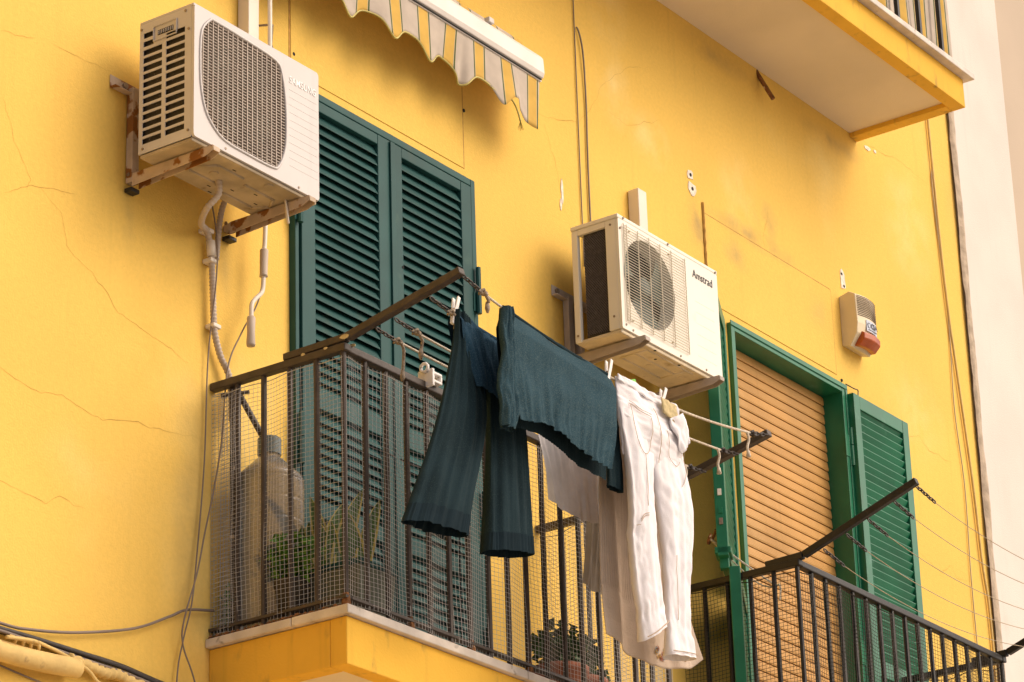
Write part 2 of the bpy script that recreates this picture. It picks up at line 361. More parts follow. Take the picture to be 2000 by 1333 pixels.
# chipped spots, old fixing holes
def chip(x, z, w_, h_, hole=True, seed=0):
    rnd = random.Random(seed); poly = []
    for i in range(11):
        t = 2*math.pi*i/11; q = .75+.5*rnd.random(); poly.append((x+math.cos(t)*w_/2*q, z+math.sin(t)*h_/2*q))
    o = MB().prism(poly, -.003, .002).build('plaster_chip', 'patch', B)
    if hole: MB().tube([(x+.002, -.0045, z), (x+.002, .002, z)], .009, 9).build('fixing_hole', 'dark', o)
chip(2.882, 1.668, .05, .05, True, 1); chip(2.892, 1.602, .06, .07, True, 2); chip(4.254, 1.612, .05, .11, False, 3)
chip(1.818, 1.14, .014, .06, False, 4); chip(1.83, 1.20, .016, .10, False, 5); chip(4.62, 2.46, .06, .025, False, 6); chip(4.70, 2.47, .03, .02, False, 7)
for x, z in ((4.247, 1.64), (4.262, 1.58), (1.13, 1.31), (.03, 1.12), (4.17, 1.06), (.03, .25)):
    MB().tube([(x, -.004, z), (x, .002, z)], .008, 8).build('fixing_hole', 'dark', B)
MB().tube(spline([(4.19, -.01, 1.045), (4.24, -.03, 1.03), (4.29, -.02, 1.04), (4.285, -.02, 1.0)]), .003, 5).build('bent_wire', 'cablek', B)
MB().tube([(1.66, -.0, .405), (1.63, -.05, .40)], .004, 6).build('bent_nail', 'rust', B)
MB().tube([(1.27, -.0, .06), (1.24, -.05, .055)], .004, 6).build('bent_nail', 'rust', B)

MB().tube([(-.225, -.002, 1.133), (-.20, -.075, 1.125)], .0045, 6).build('rod_hook', 'screw', B); MB().tube([(-.20, -.085, 1.12), (-.128, -.02, 1.09), (-.10, -.006, 1.08)], .006, 6).build('rod_hook', 'screw', B)
# ---- balconies
def balcony(x0, x1, dep, zt, pieces, fz=.165, ov=.022):
    # marble edge slabs (top surface zt, 30 mm), then a rendered beam ring and a soffit
    t = .032
    xs = [x0-ov, x1+ov]
    MB().box((x0+.2, -dep+.22, zt-t+.001), (x1-.2, -.001, zt-.002)).build('balcony_floor', 'marble', B)
    n = pieces
    for i in range(n):
        a = x0-ov+(x1-x0+2*ov)*i/n; b = x0-ov+(x1-x0+2*ov)*(i+1)/n-.003
        MB().box((a, -dep-ov, zt-t), (b, -dep+.217, zt)).build('marble_slab', 'marble', B, bevel=.004)
    for xa, xb in ((x0-ov, x0+.197), (x1-.197, x1+ov)):
        MB().box((xa, -dep+.22, zt-t+.0006), (xb, -.002, zt-.0008)).build('marble_slab', 'marble', B, bevel=.004)
    f = MB(); th = .07; zt2 = zt-t-.001; zb = zt2-fz
    f.box((x0, -dep, zb), (x1, -dep+th, zt2)); f.box((x0, -dep+th+.0005, zb+.0004), (x0+th, -.001, zt2-.0004)); f.box((x1-th, -dep+th+.0005, zb+.0004), (x1, -.001, zt2-.0004))
    f.build('balcony_fascia', 'fascia', B, bevel=.004)
    MB().box((x0+th+.001, -dep+th+.001, zb+.025), (x1-th-.001, -.001, zt2-.003)).build('balcony_soffit', 'soffit', B)
balcony(-.44, 1.58, .595, -1.31, 2); balcony(2.6, 4.47, .60, -1.31, 2); balcony(-.6, 4.515, .615, 2.640, 4, .155, .045)
MB().tube([(3.56, .01, 2.475), (3.57, -.071, 2.303)], .011, 8).build('drain_pipe', 'rust', B)
for (x, z0, h_) in ((-.30, -1.40, .07),):
    pass

# ---- louvred shutter leaves
def leaf(hx, hy, sgn, wdt, z0, z1, ang, m, panels, stile=.062, thick=.042, rail=.06, label=None, pitch=.040, bot_rail=.08):
    Mx = Matrix.Translation((hx, hy, 0)) @ Matrix.Rotation(ang, 4, 'Z')
    t = thick/2; f = MB()
    def bx(a, b, c, d, y0=-t, y1=t):
        f.box((sgn*a, y0, c), (sgn*b, y1, d))
    bx(0, stile, z0, z1); bx(wdt-stile, wdt, z0, z1)
    zs = [z0]+[p for q in panels for p in q]+[z1]
    for i in range(0, len(zs), 2): bx(stile+.0004, wdt-stile-.0004, zs[i], zs[i+1], -t+.0008, t-.0008)
    # small bead round the outside edge
    f.xf(Mx); o = f.build('shutter', m, B, bevel=.003)
    if label: o['label'] = label
    me = None
    for (a, b) in panels:
        k = max(1, int(round((b-a)/pitch))); pp = (b-a)/k
        for i in range(k):
            zc = a+(i+.5)*pp
            if me is None:
                s = MB(); x0, x1 = sgn*(stile+.001), sgn*(wdt-stile-.001)
                prof = [(-.0185, -.0275), (-.0185, -.0312), (-.0148, -.0312), (.0165, .0275), (.0165, .0312), (.0128, .0312)]
                k2 = len(prof); vs = [(x0, y, z) for y, z in prof]+[(x1, y, z) for y, z in prof]
                s.add(vs, [tuple(range(k2)), tuple(range(2*k2-1, k2-1, -1))]+[(i2, i2+k2, (i2+1) % k2+k2, (i2+1) % k2) for i2 in range(k2)])
                s.xf(Matrix.Translation((0, 0, zc))); s.xf(Mx)
                so_ = s.build('slat', m, o); me = so_.data; c0 = WL[so_].copy(); z00 = zc
            else: place('slat', me, (c0.x, c0.y, c0.z+zc-z00+random.uniform(-.0008, .0008)), o)
    return o, Mx
# door 1
fr = MB(); x0, x1, z0, z1 = D1
fr.box((x0+.001, -.030, z0), (x0+.022, .05, z1-.001)); fr.box((x1-.03, -.030, z0), (x1-.001, .05, z1-.001)); fr.box((x0+.0225, -.0295, z1-.032), (x1-.0305, .05, z1-.0015))
fr.build('door_frame', 'teal', B, bevel=.003)
P1 = [(-1.21, -.72), (-.66, -.30), (-.222, .912)]
l1, _ = leaf(.036, -.012, 1, .552, -1.29, .955, 0, 'teal', P1, .080, label='left leaf of the dark green louvred shutter')
l2, _ = leaf(1.121, -.012, -1, .528, -1.29, .955, 0, 'teal', P1, .068, label='right leaf of the dark green louvred shutter')
MB().box((.578, -.042, -1.28), (.606, -.034, .95)).build('cover_strip', 'teal', l2, bevel=.002)
MB().box((.0365, -.012, -1.28), (.0235, .03, .955)).build('rebate', 'dark', l1)
for z in (.50, -.45, -1.0):
    for (xx, lf) in ((1.138, l2), (.012, l1)):
        MB().tube([(xx, -.046, z-.10), (xx, -.046, z+.0)], .011, 8).tube([(xx, -.046, z+.004), (xx, -.046, z+.10)], .0105, 8).box((xx-.022, -.037, z-.09), (xx+.018, -.0345, z-.01)).build('hinge', 'teal', lf, smooth=False)
MB().tube([(.655, -.0345, .44), (.655, -.033, .44)], .006, 8).build('peep_hole', 'dark', l2)
for a, b in (((.50, -.36, ), (.98, -.36)), ((.98, -.36), (.98, -1.2))):
    MB().bar((a[0], -.0345, a[1]), (b[0], -.0345, b[1]), .004, .004).build('flap_joint', 'dark', l2)
# door 2
fr = MB(); x0, x1, z0, z1 = D2; dpt = .115
fr.box((x0+.001, -.022, z0), (x0+.032, dpt, z1-.001)); fr.box((x1-.036, -.022, z0), (x1-.001, dpt, z1-.001)); fr.box((x0+.0325, -.0215, z1-.037), (x1-.0365, dpt, z1-.0015))
fr.box((x0-.008, -.027, z1-.018), (x1+.008, -.0225, z1+.006)); fr.box((x1-.010, -.0268, z0), (x1+.0078, -.0224, z1-.0185))
fr.build('door_frame', 'green', B, bevel=.003)
sl_me = None; root_roll = MB().box((x0+.033, .110, z0), (x1-.037, .114, z1-.04)).build('roller_shutter', 'dark', B)
root_roll['label'] = 'closed honey coloured wooden roller shutter'
zc = z1-.062; pit = .0475
while zc > z0:
    if sl_me is None:
        s = MB(); prof = [(.094, -.0225), (.0865, -.0195), (.083, -.010), (.0815, 0), (.083, .010), (.0865, .0185), (.092, .0225)]
        # finely reeded face
        pr = []
        for i in range(13):
            t = -.0225+.045*i/12; bow = .0815+.0035*(t/.0225)**6+(.0010 if i % 2 else 0)+.0025*(t/.0225); pr.append((bow, t))
        pr += [(.104, .0215), (.104, -.0215)]
        k2 = len(pr); xa, xb = x0+.034, x1-.038; vs = [(xa, y, z+zc) for y, z in pr]+[(xb, y, z+zc) for y, z in pr]
        s.add(vs, [tuple(range(k2)), tuple(range(2*k2-1, k2-1, -1))]+[(i2, i2+k2, (i2+1) % k2+k2, (i2+1) % k2) for i2 in range(k2)])
        q = s.build('slat', 'wood', root_roll); sl_me = q.data; c0 = WL[q].copy(); z00 = zc
    else: place('slat', sl_me, (c0.x, c0.y+random.uniform(-.0008, .0008), c0.z+zc-z00), root_roll)
    zc -= pit
PR = [(-1.22, -.40), (-.32, .915)]
l3, _ = leaf(4.172, -.036, -1, .535, -1.29, .985, R(180), 'green', PR, .058, .044, label='green louvred shutter leaf folded back flat against the wall')
l4, M4 = leaf(3.01, -.036, 1, .535, -.30, .985, R(-154), 'green', [(-.22, .915)], .058, .047, label='green louvred shutter leaf standing open, seen almost edge-on')
l5, M5 = leaf(3.06, -.036, 1, .535, -1.29, -.335, R(-152), 'green', [(-1.20, -.40)], .058, .047, label='lower flap of the green shutter leaf behind the railing')
for z in (.72, -.3):
    MB().tube([(4.170, -.03, z-.10), (4.170, -.03, z)], .011, 8).tube([(4.170, -.03, z+.004), (4.170, -.03, z+.09)], .0105, 8).box((4.12, -.026, z-.06), (4.165, -.0225, z+.05)).build('hinge', 'green', l3)
s = MB(); s.box((.43, -.035, -.29), (.535, .035, -.26)).box((.46, -.02, -.345), (.50, .02, -.29)); s.xf(M4); s.build('bottom_shoe', 'green', l4, bevel=.004)
e_ = M4 @ Vector((.536, 0, 0))
for z, mm in ((-.02, 'peg'), (-.10, 'green'), (-.15, 'screw')):
    s = MB(); s.box((.535, -.008, z-.014), (.541, .008, z+.014)); s.xf(M4); s.build('bolt', mm, l4)
s = MB(); s.tube([(.50+.03*math.cos(t*.5), -.035-.018*math.sin(t*.5)-.01, -.20-.03*math.sin(t*.5)) for t in range(10)], .006, 6); s.xf(M4); s.build('hook', 'rust', l4)
s = MB(); s.tube(spline([M4 @ Vector((.52, -.05, -.22)), (2.80, -.33, -.36), (2.76, -.40, -.40), (2.72, -.42, -.48)]), .004, 5).tube(spline([M4 @ Vector((.51, -.05, -.22)), (2.73, -.30, -.37), (2.70, -.42, -.43)]), .003, 5)
s.build('tie_string', 'ropew', l4)

# ---- neighbour
NB = thing('pale_building', (9, 0, -6.2), 'pale cream and beige plastered building beside the yellow house', 'building')
MB().box((5.602, -.008, -6.2), (6.285, .6, 9.5)).build('pilaster', 'white', NB, bevel=.01)
MB().box((6.286, .05, -6.2), (16, .6, 9.6)).build('wall', 'beige', NB)
js = MB()
zz = -6.0; seg = []
while zz < 9:
    zz += .05; seg.append(zz)
def jp(u, v):
    z = -6.0+15*v; x = 5.546+.064*u; n1 = noise.noise(Vector((u*2, z*3, 1)))*.014+noise.noise(Vector((u*5, z*11, 4)))*.008
    return Vector((x+noise.noise(Vector((0, z*2.3, 7)))*.006, -.016+n1*.6-.006*math.sin(math.pi*u), z))
js.grid(jp, 5, 420); js.build('rough_joint', 'joint', NB, smooth=True)

# ================================================================== railings
def railing(name, x0, x1, dep, zr, zb, m, label, nb, ns, rail_d=.028, arms=(), bw=.0105):
    rt = thing(name, ((x0+x1)/2, -dep/2, zb), label, 'railing')
    hr = MB()
    hr.bar((x0, 0, zr), (x0, -dep-.02, zr), .034, rail_d); hr.bar((x0+.0175, -dep, zr-.0006), (x1-.0175, -dep, zr-.0006), .034, rail_d); hr.bar((x1, 0, zr), (x1, -dep-.02, zr), .034, rail_d)
    hr.build('handrail', m, rt, bevel=.004)
    br = MB(); zl = zb+.035
    br.bar((x0, 0, zl), (x0, -dep-.012, zl), .03, .010); br.bar((x0+.016, -dep, zl-.0005), (x1-.016, -dep, zl-.0005), .03, .010); br.bar((x1, 0, zl), (x1, -dep-.012, zl), .03, .010)
    br.build('bottom_bar', m, rt)
    pos = [(x0, -dep*(i+.0)/ns) for i in range(1, ns)]+[(x0+(x1-x0)*i/nb, -dep) for i in range(nb+1)]+[(x1, -dep*i/ns) for i in range(1, ns)]
    me = None
    for i, (x, y) in enumerate(pos):
        if me is None:
            o = MB().tube([(x, y, zb+.004), (x, y, zr-rail_d/2)], bw, 8).build('baluster', m, rt); me = o.data; c = WL[o].copy(); xy0 = (x, y)
        else: place('baluster', me, (x, y, c.z), rt)
    # rust clumps at some feet
    for i, (x, y) in enumerate(pos):
        if i % 3 != 1 or y > -dep+.1: continue
        MB().tube([(x, y, zb+.001), (x+.003, y, zb+.02), (x, y, zb+.05)], [.019, .016, .011], 7).build('rusted_foot', 'rust', rt)
    return rt
ZR1 = -.385
rail1 = railing('balcony_railing', -.428, 1.557, .583, ZR1, -1.31, 'iron', 'brown iron balcony railing carrying the laundry arms, below the dark green shutter', 17, 5)
rail2 = railing('balcony_railing', 2.625, 4.45, .565, -.375, -1.31, 'black', 'black iron balcony railing in front of the roller shutter', 16, 5)
def arm(rt, x, y0, zr, tip, m, w_=.034, h_=.026):
    a = MB(); a.bar((x, y0, zr+.014), (x, -.60, zr+.020), w_, h_); a.bar((x, -.603, zr+.021), (x, tip[0], tip[1]), w_, h_, (0, .3, 1))
    return a.build('drying_arm', m, rt, bevel=.004)
T1 = (-1.09, -.238); T2 = (-1.15, -.150)
for x in (-.428, 1.557): arm(rail1, x, -.33, ZR1+.014, T1, 'iron')
for x in (2.625, 4.45): arm(rail2, x, -.42, -.368, T2, 'black', .028, .03)
# flaking paint on the arms
for (x, y, z, s_) in ((-.446, -.60, -.352, .022), (-.446, -.42, -.372, .012), (-.446, -.52, -.374, .010), (-.40, -.601, -.37, .016)):
    poly = [(math.cos(t)*s_*(.6+.5*random.random()), math.sin(t)*s_*.5*(.6+.5*random.random())) for t in [k*.785 for k in range(8)]]
    mb = MB(); mb.add([(x, y+a, z+b) for a, b in poly]+[(x+.003, y+a, z+b) for a, b in poly], [tuple(range(8)), tuple(range(15, 7, -1))]+[(i, (i+1) % 8, (i+1) % 8+8, i+8) for i in range(8)])
    mb.build('bare_metal_patch', 'label', rail1)
rb = MB()
for i in range(60):
    t = i/60; x = -.43+random.uniform(-.004, .004); y = -.02-t*.57; s_ = random.uniform(.004, .013)
    rb.tube([(x-.018, y, -1.309), (x-.018, y+.004, -1.309+s_)], [s_*1.2, s_*.3], 5)
for i in range(60):
    x = -.43+random.random()*1.1; y = -.598; s_ = random.uniform(.003, .009)
    rb.tube([(x, y, -1.309), (x+.003, y, -1.309+s_)], [s_*1.2, s_*.3], 5)
o = rb.build('rust_crumbs', 'rust', rail1); o['kind'] = 'stuff'
# chained clothes line ends on the second railing
def link_chain(mb, p, q, n=5, r=.0026, L=.02):
    p = Vector(p); q = Vector(q); d = (q-p); st = d/n; dn = d.normalized(); s1 = dn.cross(Vector((0,0,1))).normalized(); s2 = s1.cross(dn)
    for i in range(n):
        c = p+st*(i+.5); a = s1 if i % 2 else s2; Lh = st.length*.68
        mb.tube([c+dn*Lh*math.cos(t)+a*.0065*math.sin(t) for t in [k*math.pi/5 for k in range(11)]], r, 5, False)

# ---- nets
def netting(name, path, z0, z1, m, label, cell=.0165, amp=.011, r=.00080, seed=0, wl=.2335):
    segs = []; tot = 0
    for a, b in zip(path, path[1:]):
        L = math.dist(a, b); segs.append((a, b, tot, L)); tot += L
    def pos(s, z):
        s = min(max(s, 0), tot)
        for a, b, t0, L in segs:
            if s <= t0+L+1e-9:
                t = (s-t0)/L; x = a[0]+(b[0]-a[0])*t; y = a[1]+(b[1]-a[1])*t; nx, ny = -(b[1]-a[1])/L, (b[0]-a[0])/L; ee = min(s-t0, t0+L-s); break
        k = min(1, ee/.05)
        o_ = (amp*math.sin(s*2*math.pi/wl+.8+.5*math.sin(z*4+s))+.010*noise.noise(Vector((s*3+seed, z*3, 0))))*k
        zz = z+.012*noise.noise(Vector((s*2.2+seed, z*1.5, 5)))+.006*math.sin(s*2*math.pi/(wl)+1)*(.3+.7*(z-z0)/(z1-z0))
        sx = .004*noise.noise(Vector((s*5, z*4+seed, 9)))
        return (x+nx*o_+sx*abs(ny), y+ny*o_+sx*abs(nx), zz)
    mb = MB(); n = int(tot/cell); k = int((z1-z0)/cell)
    for i in range(n+1):
        s = i*cell; mb.tube([pos(s, z0+(z1-z0)*j/16) for j in range(17)], r, 3, False)
    for j in range(k+1):
        z = z0+j*cell; mb.tube([pos(i*tot/int(n*1.0), z) for i in range(n+1)], r*(1 if j < k else 2.5), 3, False)
    o = mb.build(name, m, normals=False); tag(o, label, 'net'); return o
netting('safety_net', [(-.400, -.10), (-.405, -.012), (-.418, -.11), (-.437, -.004), (-.437, -.592), (1.566, -.592), (1.566, -.004)], -1.295, ZR1-.028, 'net', 'grey square-mesh safety net tied around the brown railing', seed=1)
netting('safety_net', [(2.616, -.004), (2.616, -.574), (4.459, -.574), (4.459, -.004)], -1.295, -.40, 'netk', 'dark square-mesh net stretched along the black railing', seed=4, amp=.009, r=.0011)

# ================================================================== wall units
def rrect(x0, x1, z0, z1, r, n=4):
    out = []
    for cx, cz, a0 in ((x1-r, z1-r, 0), (x0+r, z1-r, 90), (x0+r, z0+r, 180), (x1-r, z0+r, 270)):
        for i in range(n+1):
            t = R(a0+90*i/n); out.append((cx+r*math.cos(t), cz+r*math.sin(t)))
    return out
def clip_line(poly, p, d):
    # parameter interval of line p+t*d inside convex polygon
    t0, t1 = -9, 9; k = len(poly); area = sum(poly[i][0]*poly[(i+1) % k][1]-poly[(i+1) % k][0]*poly[i][1] for i in range(k)); sg = 1 if area > 0 else -1
    for i in range(k):
        a = poly[i]; b = poly[(i+1) % k]; n = (-(b[1]-a[1])*sg, (b[0]-a[0])*sg)
        den = n[0]*d[0]+n[1]*d[1]; num = n[0]*(p[0]-a[0])+n[1]*(p[1]-a[1])
        if abs(den) < 1e-9:
            if num < 0: return None
            continue
        t = -num/den
        if den > 0: t0 = max(t0, t)
        else: t1 = min(t1, t)
    return (t0, t1) if t1 > t0 else None

# ---- first air conditioner
ax0, ax1, ay0, ay1, az0, az1 = -.968, -.284, -.120, -.366, .283, .790
A1 = thing('air_conditioner', (-.63, -.24, az0), 'grey-white outdoor air conditioner with a rounded mesh grille, left of the dark shutter', 'air conditioner')
c = MB(); t = .004
c.box((ax0, ay1, az1-t), (ax1, ay0, az1+.006)); c.box((ax1-t, ay1+.0005, az0), (ax1, ay0, az1-t-.0004)); c.box((ax0+.001, ay0-t, az0+.0005), (ax1-t-.0005, ay0, az1-t-.0005))
c.build('casing', 'acw', A1, bevel=.003)
# front panel with a grille opening
gp = [(-.934,.62),(-.925,.70),(-.885,.752),(-.853,.760),(-.700,.755),(-.535,.742),(-.497,.70),(-.478,.60),(-.474,.48),(-.484,.405),(-.515,.34),(-.555,.322),(-.70,.322),(-.796,.327),(-.855,.352),(-.905,.405),(-.930,.50)]
gp = [(p.x, p.z) for p in spline([(x, 0, z) for x, z in gp+gp[:1]], 3)][:-1][::-1]
outer = rrect(ax0, ax1, az0, az1, .012, 5)
def ringpanel(hole, outer, y, th, name, m, parent, bev=0):
    cx = sum(p[0] for p in hole)/len(hole); cz = sum(p[1] for p in hole)/len(hole)
    def ray_(poly, ang):
        d = (math.cos(ang), math.sin(ang)); c_ = clip_line(poly, (cx, cz), d); return (cx+d[0]*c_[1], cz+d[1]*c_[1])
    angs = sorted(set([round(math.atan2(p[1]-cz, p[0]-cx), 5) for p in hole]+[round(math.atan2(p[1]-cz, p[0]-cx), 5) for p in outer]+[round(-math.pi+k*math.pi/36+.01, 5) for k in range(72)]))
    n = len(angs); H = [ray_(hole, a) for a in angs]; O = [ray_(outer, a) for a in angs]
    vs = [(x, y, z) for x, z in H]+[(x, y, z) for x, z in O]+[(x, y+th, z) for x, z in H]+[(x, y+th, z) for x, z in O]; fs = []
    for i in range(n):
        j = (i+1) % n; fs += [(i, j, j+n, i+n), (i+2*n, i+3*n, j+3*n, j+2*n), (i, i+2*n, j+2*n, j), (i+n, j+n, j+3*n, i+3*n)]
    return MB().add(vs, fs).build(name, m, parent, bevel=bev)
fp = ringpanel(gp, outer, ay1-.004, .012, 'front_panel', 'acw', A1)
# rim bead
MB().tube([(-.705+(x+.705)*1.02, ay1-.005, .54+(z-.54)*1.02) for x, z in gp+gp[:1]], .0050, 8, False).build('grille_rim', 'acw', A1, smooth=True)
g = MB()
for i in range(40):
    x = -.95+i*.0265
    if x > -.46: break
    cl = clip_line(gp, (x, .5), (0, 1))
    if cl: g.box((x-.0020, ay1-.006, .5+cl[0]), (x+.0020, ay1+.006, .5+cl[1]))
z = .318
while z < .77:
    cl = clip_line(gp, (-.7, z), (1, 0))
    if cl: g.box((-.7+cl[0], ay1-.0035, z-.0015), (-.7+cl[1], ay1+.002, z+.0015))
    z += .0118
g.build('grille', 'acgr', A1)
MB().box((ax0+.006, ay1+.028, az0+.01), (ax1-.22, ay1+.032, az1-.01)).build('fan_chamber', 'motor', A1)
fb = MB(); 
for k in range(4):
    a0 = k*math.pi/2+.3
    fb.grid(lambda u, v: Vector((-.705+(.03+.16*v)*math.cos(a0+u*1.1), ay1+.024-.012*u, .54+(.03+.16*v)*math.sin(a0+u*1.1))), 6, 4)
fb.tube([(-.705, ay1+.026, .54), (-.705, ay1+.008, .54)], .035, 14).build('fan', 'fan', A1)
# side with two columns of slots
sd = MB(); X = ax0; cols = [(-.137, -.223), (-.241, -.327)]; th = .003
def sbox(ya, yb, za, zb): sd.box((X, ya, za), (X+th, yb, zb))
sbox(ay0, -.137, az0, az1-t-.0006); sbox(-.223, -.241, az0, az1-t-.0006); sbox(-.327, ay1+.009, az0, az1-t-.0006)
pitc = .0312; h_ = .0215
for ci, (ya, yb) in enumerate(cols):
    zt_ = .716 if ci else .682
    zc = zt_; sbox(ya, yb, zc, az1-t-.0006) if ci else (sbox(ya, -.1371, zc, zc+.0001))
    if not ci:
        sbox(-.183, yb, zc+.0, az1-t-.0006); z2 = zc
        for z2a in (zc, zc+.033): sbox(ya, -.183, z2a, z2a+.012)
        sbox(ya, -.183, zc+.066, az1-t-.0006)
    while zc-h_ > az0+.02:
        zn = zc-h_; sbox(ya, yb, zn-(pitc-h_), zn); zc = zn-(pitc-h_)
    sbox(ya, yb, az0, zc)
sd.build('side_vent', 'acw', A1)
MB().box((X+.012, ay0-.008, az0+.01), (X+.016, ay1+.02, az1-.01)).build('side_backing', 'coil', A1)
hd = MB(); hd.box((X-.006, -.184, .700), (X-.0005, -.292, .704)); hd.box((X-.006, -.184, .756), (X-.0005, -.292, .759)); hd.box((X-.006, -.184, .7045), (X-.0005, -.187, .7555)); hd.box((X-.006, -.289, .7045), (X-.0005, -.292, .7555))
for i in range(9): hd.box((X-.004, -.205-i*.008, .722), (X-.0006, -.208-i*.008, .737))
hd.build('carry_handle', 'acw', A1, bevel=.0015)
MB().box((X-.0015, -.203, .720), (X-.0004, -.274, .739)).build('handle_recess', 'motor', A1)
# tray underneath
tr = MB(); tr.box((ax0+.004, ay0-.004, az0-.014), (ax1-.004, ay1+.006, az0-.0005)); tr.build('base_tray', 'acu', A1, bevel=.004)
for p in (((-.80,-.20),(-.62,-.20)), ((-.58,-.27),(-.42,-.27)), ((-.58,-.17),(-.42,-.17)), ((-.76,-.30),(-.62,-.30)), ((-.76,-.30),(-.80,-.24)), ((-.42,-.27),(-.38,-.22)), ((-.38,-.22),(-.42,-.17))):
    MB().tube([(p[0][0], p[0][1], az0-.0145), (p[1][0], p[1][1], az0-.0145)], .006, 6).build('pressed_rib', 'acu', A1, smooth=True)
for (x, y) in ((-.86,-.31), (-.72,-.25), (-.52,-.33), (-.36,-.30)): MB().tube([(x, y, az0-.014), (x, y, az0-.019)], .016, 12).build('pressed_boss', 'acu', A1)
for (x, y) in ((-.66,-.17), (-.58,-.21), (-.50,-.17), (-.50,-.25), (-.44,-.20), (-.70,-.32), (-.62,-.14)): MB().box((x, y, az0-.0146), (x+.018, y+.005, az0-.0142)).build('drain_slot', 'dark', A1)
for (x, y, z) in ((X-.001, -.128, .765), (X-.001, -.345, .70), (X-.001, -.345, .31), (X-.001, -.14, .30), (X-.001, -.33, .775)):
    MB().tube([(x-.002, y, z), (x+.001, y, z)], .005, 8).build('screw', 'screw', A1)
for (x, z) in ((-.80, .296), (-.40, .294)): MB().tube([(x, ay1-.006, z), (x, ay1-.003, z)], .005, 8).build('screw', 'screw', A1)
for i in range(11):
    z = .662-i*.030; MB().box((-.452, ay1-.0046, z-.0008), (-.292, ay1-.0038, z+.0008)).build('pressed_line', 'acw', A1)
lettering('SAMSUNG', -.452, .690, ay1-.0052, .150, .0016, 'lite', A1, bold=.006, squash=1.15)
MB().tube(spline([(-.39, -.30, .27), (-.385, -.305, .22), (-.372, -.30, .185)]), .004, 6).tube(spline([(-.385, -.30, .27), (-.378, -.295, .22), (-.362, -.29, .19)]), .004, 6).build('cord_end', 'plastic', A1, smooth=True)
# ---- brackets
def bracket(x, zb, m, label, length, zup, back=0, lw=.04, droop=.0):
    br = thing('wall_bracket', (x, 0, zb), label, 'bracket')
    MB().box((x-.018, -.004, zb-.03), (x+.018, -.034, zup)).build('upright', m, br, bevel=.003)
    a = MB(); z1_ = zb
    # channel arm: web + two flanges, rounded nose
    a.box((x-.019, -.0345, zb-.002), (x+.019, -length, zb)); 
    for s_ in (-1, 1):
        xs = (x-.019, x-.016) if s_ < 0 else (x+.016, x+.019)
        pf = [(-.0345, zb-.0025), (-length, zb-.0025), (-length-.004, zb-.012), (-length+.004, zb-.022), (-length+.035, zb-.034), (-.08, zb-.046), (-.0345, zb-.048)]
        kk = len(pf); a.add([(xs[0], y, z) for y, z in pf]+[(xs[1], y, z) for y, z in pf], [tuple(range(kk)), tuple(range(2*kk-1, kk-1, -1))]+[(i, i+kk, (i+1) % kk+kk, (i+1) % kk) for i in range(kk)])
    a.box((x-.0159, -length+.001, zb-.020), (x+.0159, -length-.003, zb-.0026))
    a.build('arm', m, br, bevel=.003)
    MB().box((x-.022, -.002, zb-.066), (x+.022, -.036, zb-.050)).build('foot', 'black', br, bevel=.003)
    MB().tube([(x-.021, -.018, zb+.0), (x-.017, -.018, zb)], .007, 8).build('bolt', 'screw', br)
    return br
b1 = bracket(-.885, .264, 'rustw', 'rusty white bracket under the slotted end of the left air conditioner', .40, .60)
b2 = bracket(-.362, .264, 'rustw', 'rusty white bracket under the right end of the left air conditioner', .40, .262)
b3 = bracket(1.815, .428, 'bracket', 'taupe bracket under the left end of the right air conditioner', .40, .70)
b4 = bracket(2.385, .428, 'bracket', 'taupe bracket with rust under the right end of the right air conditioner', .40, .427)
MB().box((-.99, -.002, .575), (-.28, -.0035, .625)).box((-.99, -.0036, .575), (-.28, -.03, .5785)).build('wall_rail', 'rustw', b1, bevel=.001)
MB().tube([(-.915, -.012, .607), (-.915, -.003, .607)], .012, 8).build('bolt', 'screw', b1)
MB().box((1.72, -.002, .685), (2.47, -.0035, .735)).box((1.72, -.0036, .685), (2.47, -.03, .689)).build('wall_rail', 'bracket', b3, bevel=.001)
MB().tube([(1.755, -.012, .715), (1.755, -.003, .715)], .012, 8).build('bolt', 'screw', b3)
MB().box((1.862, -.006, .40), (1.893, -.045, .70)).build('side_upright', 'bracket', b3, bevel=.008)

# ---- second air conditioner
bx0, bx1, by0, by1, bz0, bz1 = 1.722, 2.490, -.110, -.340, .452, .962
A2 = thing('air_conditioner', (2.1, -.22, bz0), 'cream outdoor air conditioner with an open side and round wire fan guard', 'air conditioner')
c = MB(); c.box((bx0-.004, by1-.004, bz1-.018), (bx1+.004, by0+.002, bz1)); c.build('top_cover', 'acw2', A2, bevel=.004)
c = MB(); c.box((bx1-.004, by1+.0005, bz0), (bx1, by0, bz1-.0185)); c.box((bx0+.30, by0-.004, bz0+.0005), (bx1-.0045, by0, bz1-.019))
c.build('casing', 'acw2', A2, bevel=.003)
MB().box((bx0, by1+.0105, bz0+.0), (bx0+.03, by1+.062, bz1-.0185)).build('front_post', 'acw2', A2, bevel=.003)
MB().box((bx0, by0-.030, bz0-.012), (bx0+.02, by0, bz1-.0188)).build('rear_post', 'acw2', A2, bevel=.003)
MB().box((bx0+.0005, by1+.0625, bz1-.045), (bx0+.02, by0-.0305, bz1-.0189)).build('side_header', 'acw2', A2, bevel=.002)
hole = [(1.945+.193*math.cos(k*math.pi/32), .712+.193*math.sin(k*math.pi/32)) for k in range(64)]
ringpanel(hole, rrect(bx0, bx1, bz0, bz1-.0185, .008, 4), by1-.003, .013, 'front_panel', 'acw2', A2)
MB().grid(lambda u, v: Vector((1.945+.193*math.cos(u*2*math.pi), by1+.010+.06*v, .712+.193*math.sin(u*2*math.pi))), 48, 1, True).build('fan_shroud', 'acw2', A2, smooth=True)
MB().box((bx0+.034, by1+.085, bz0+.01), (bx1-.25, by1+.09, bz1-.03)).build('fan_chamber', 'motor', A2)
fn = MB()
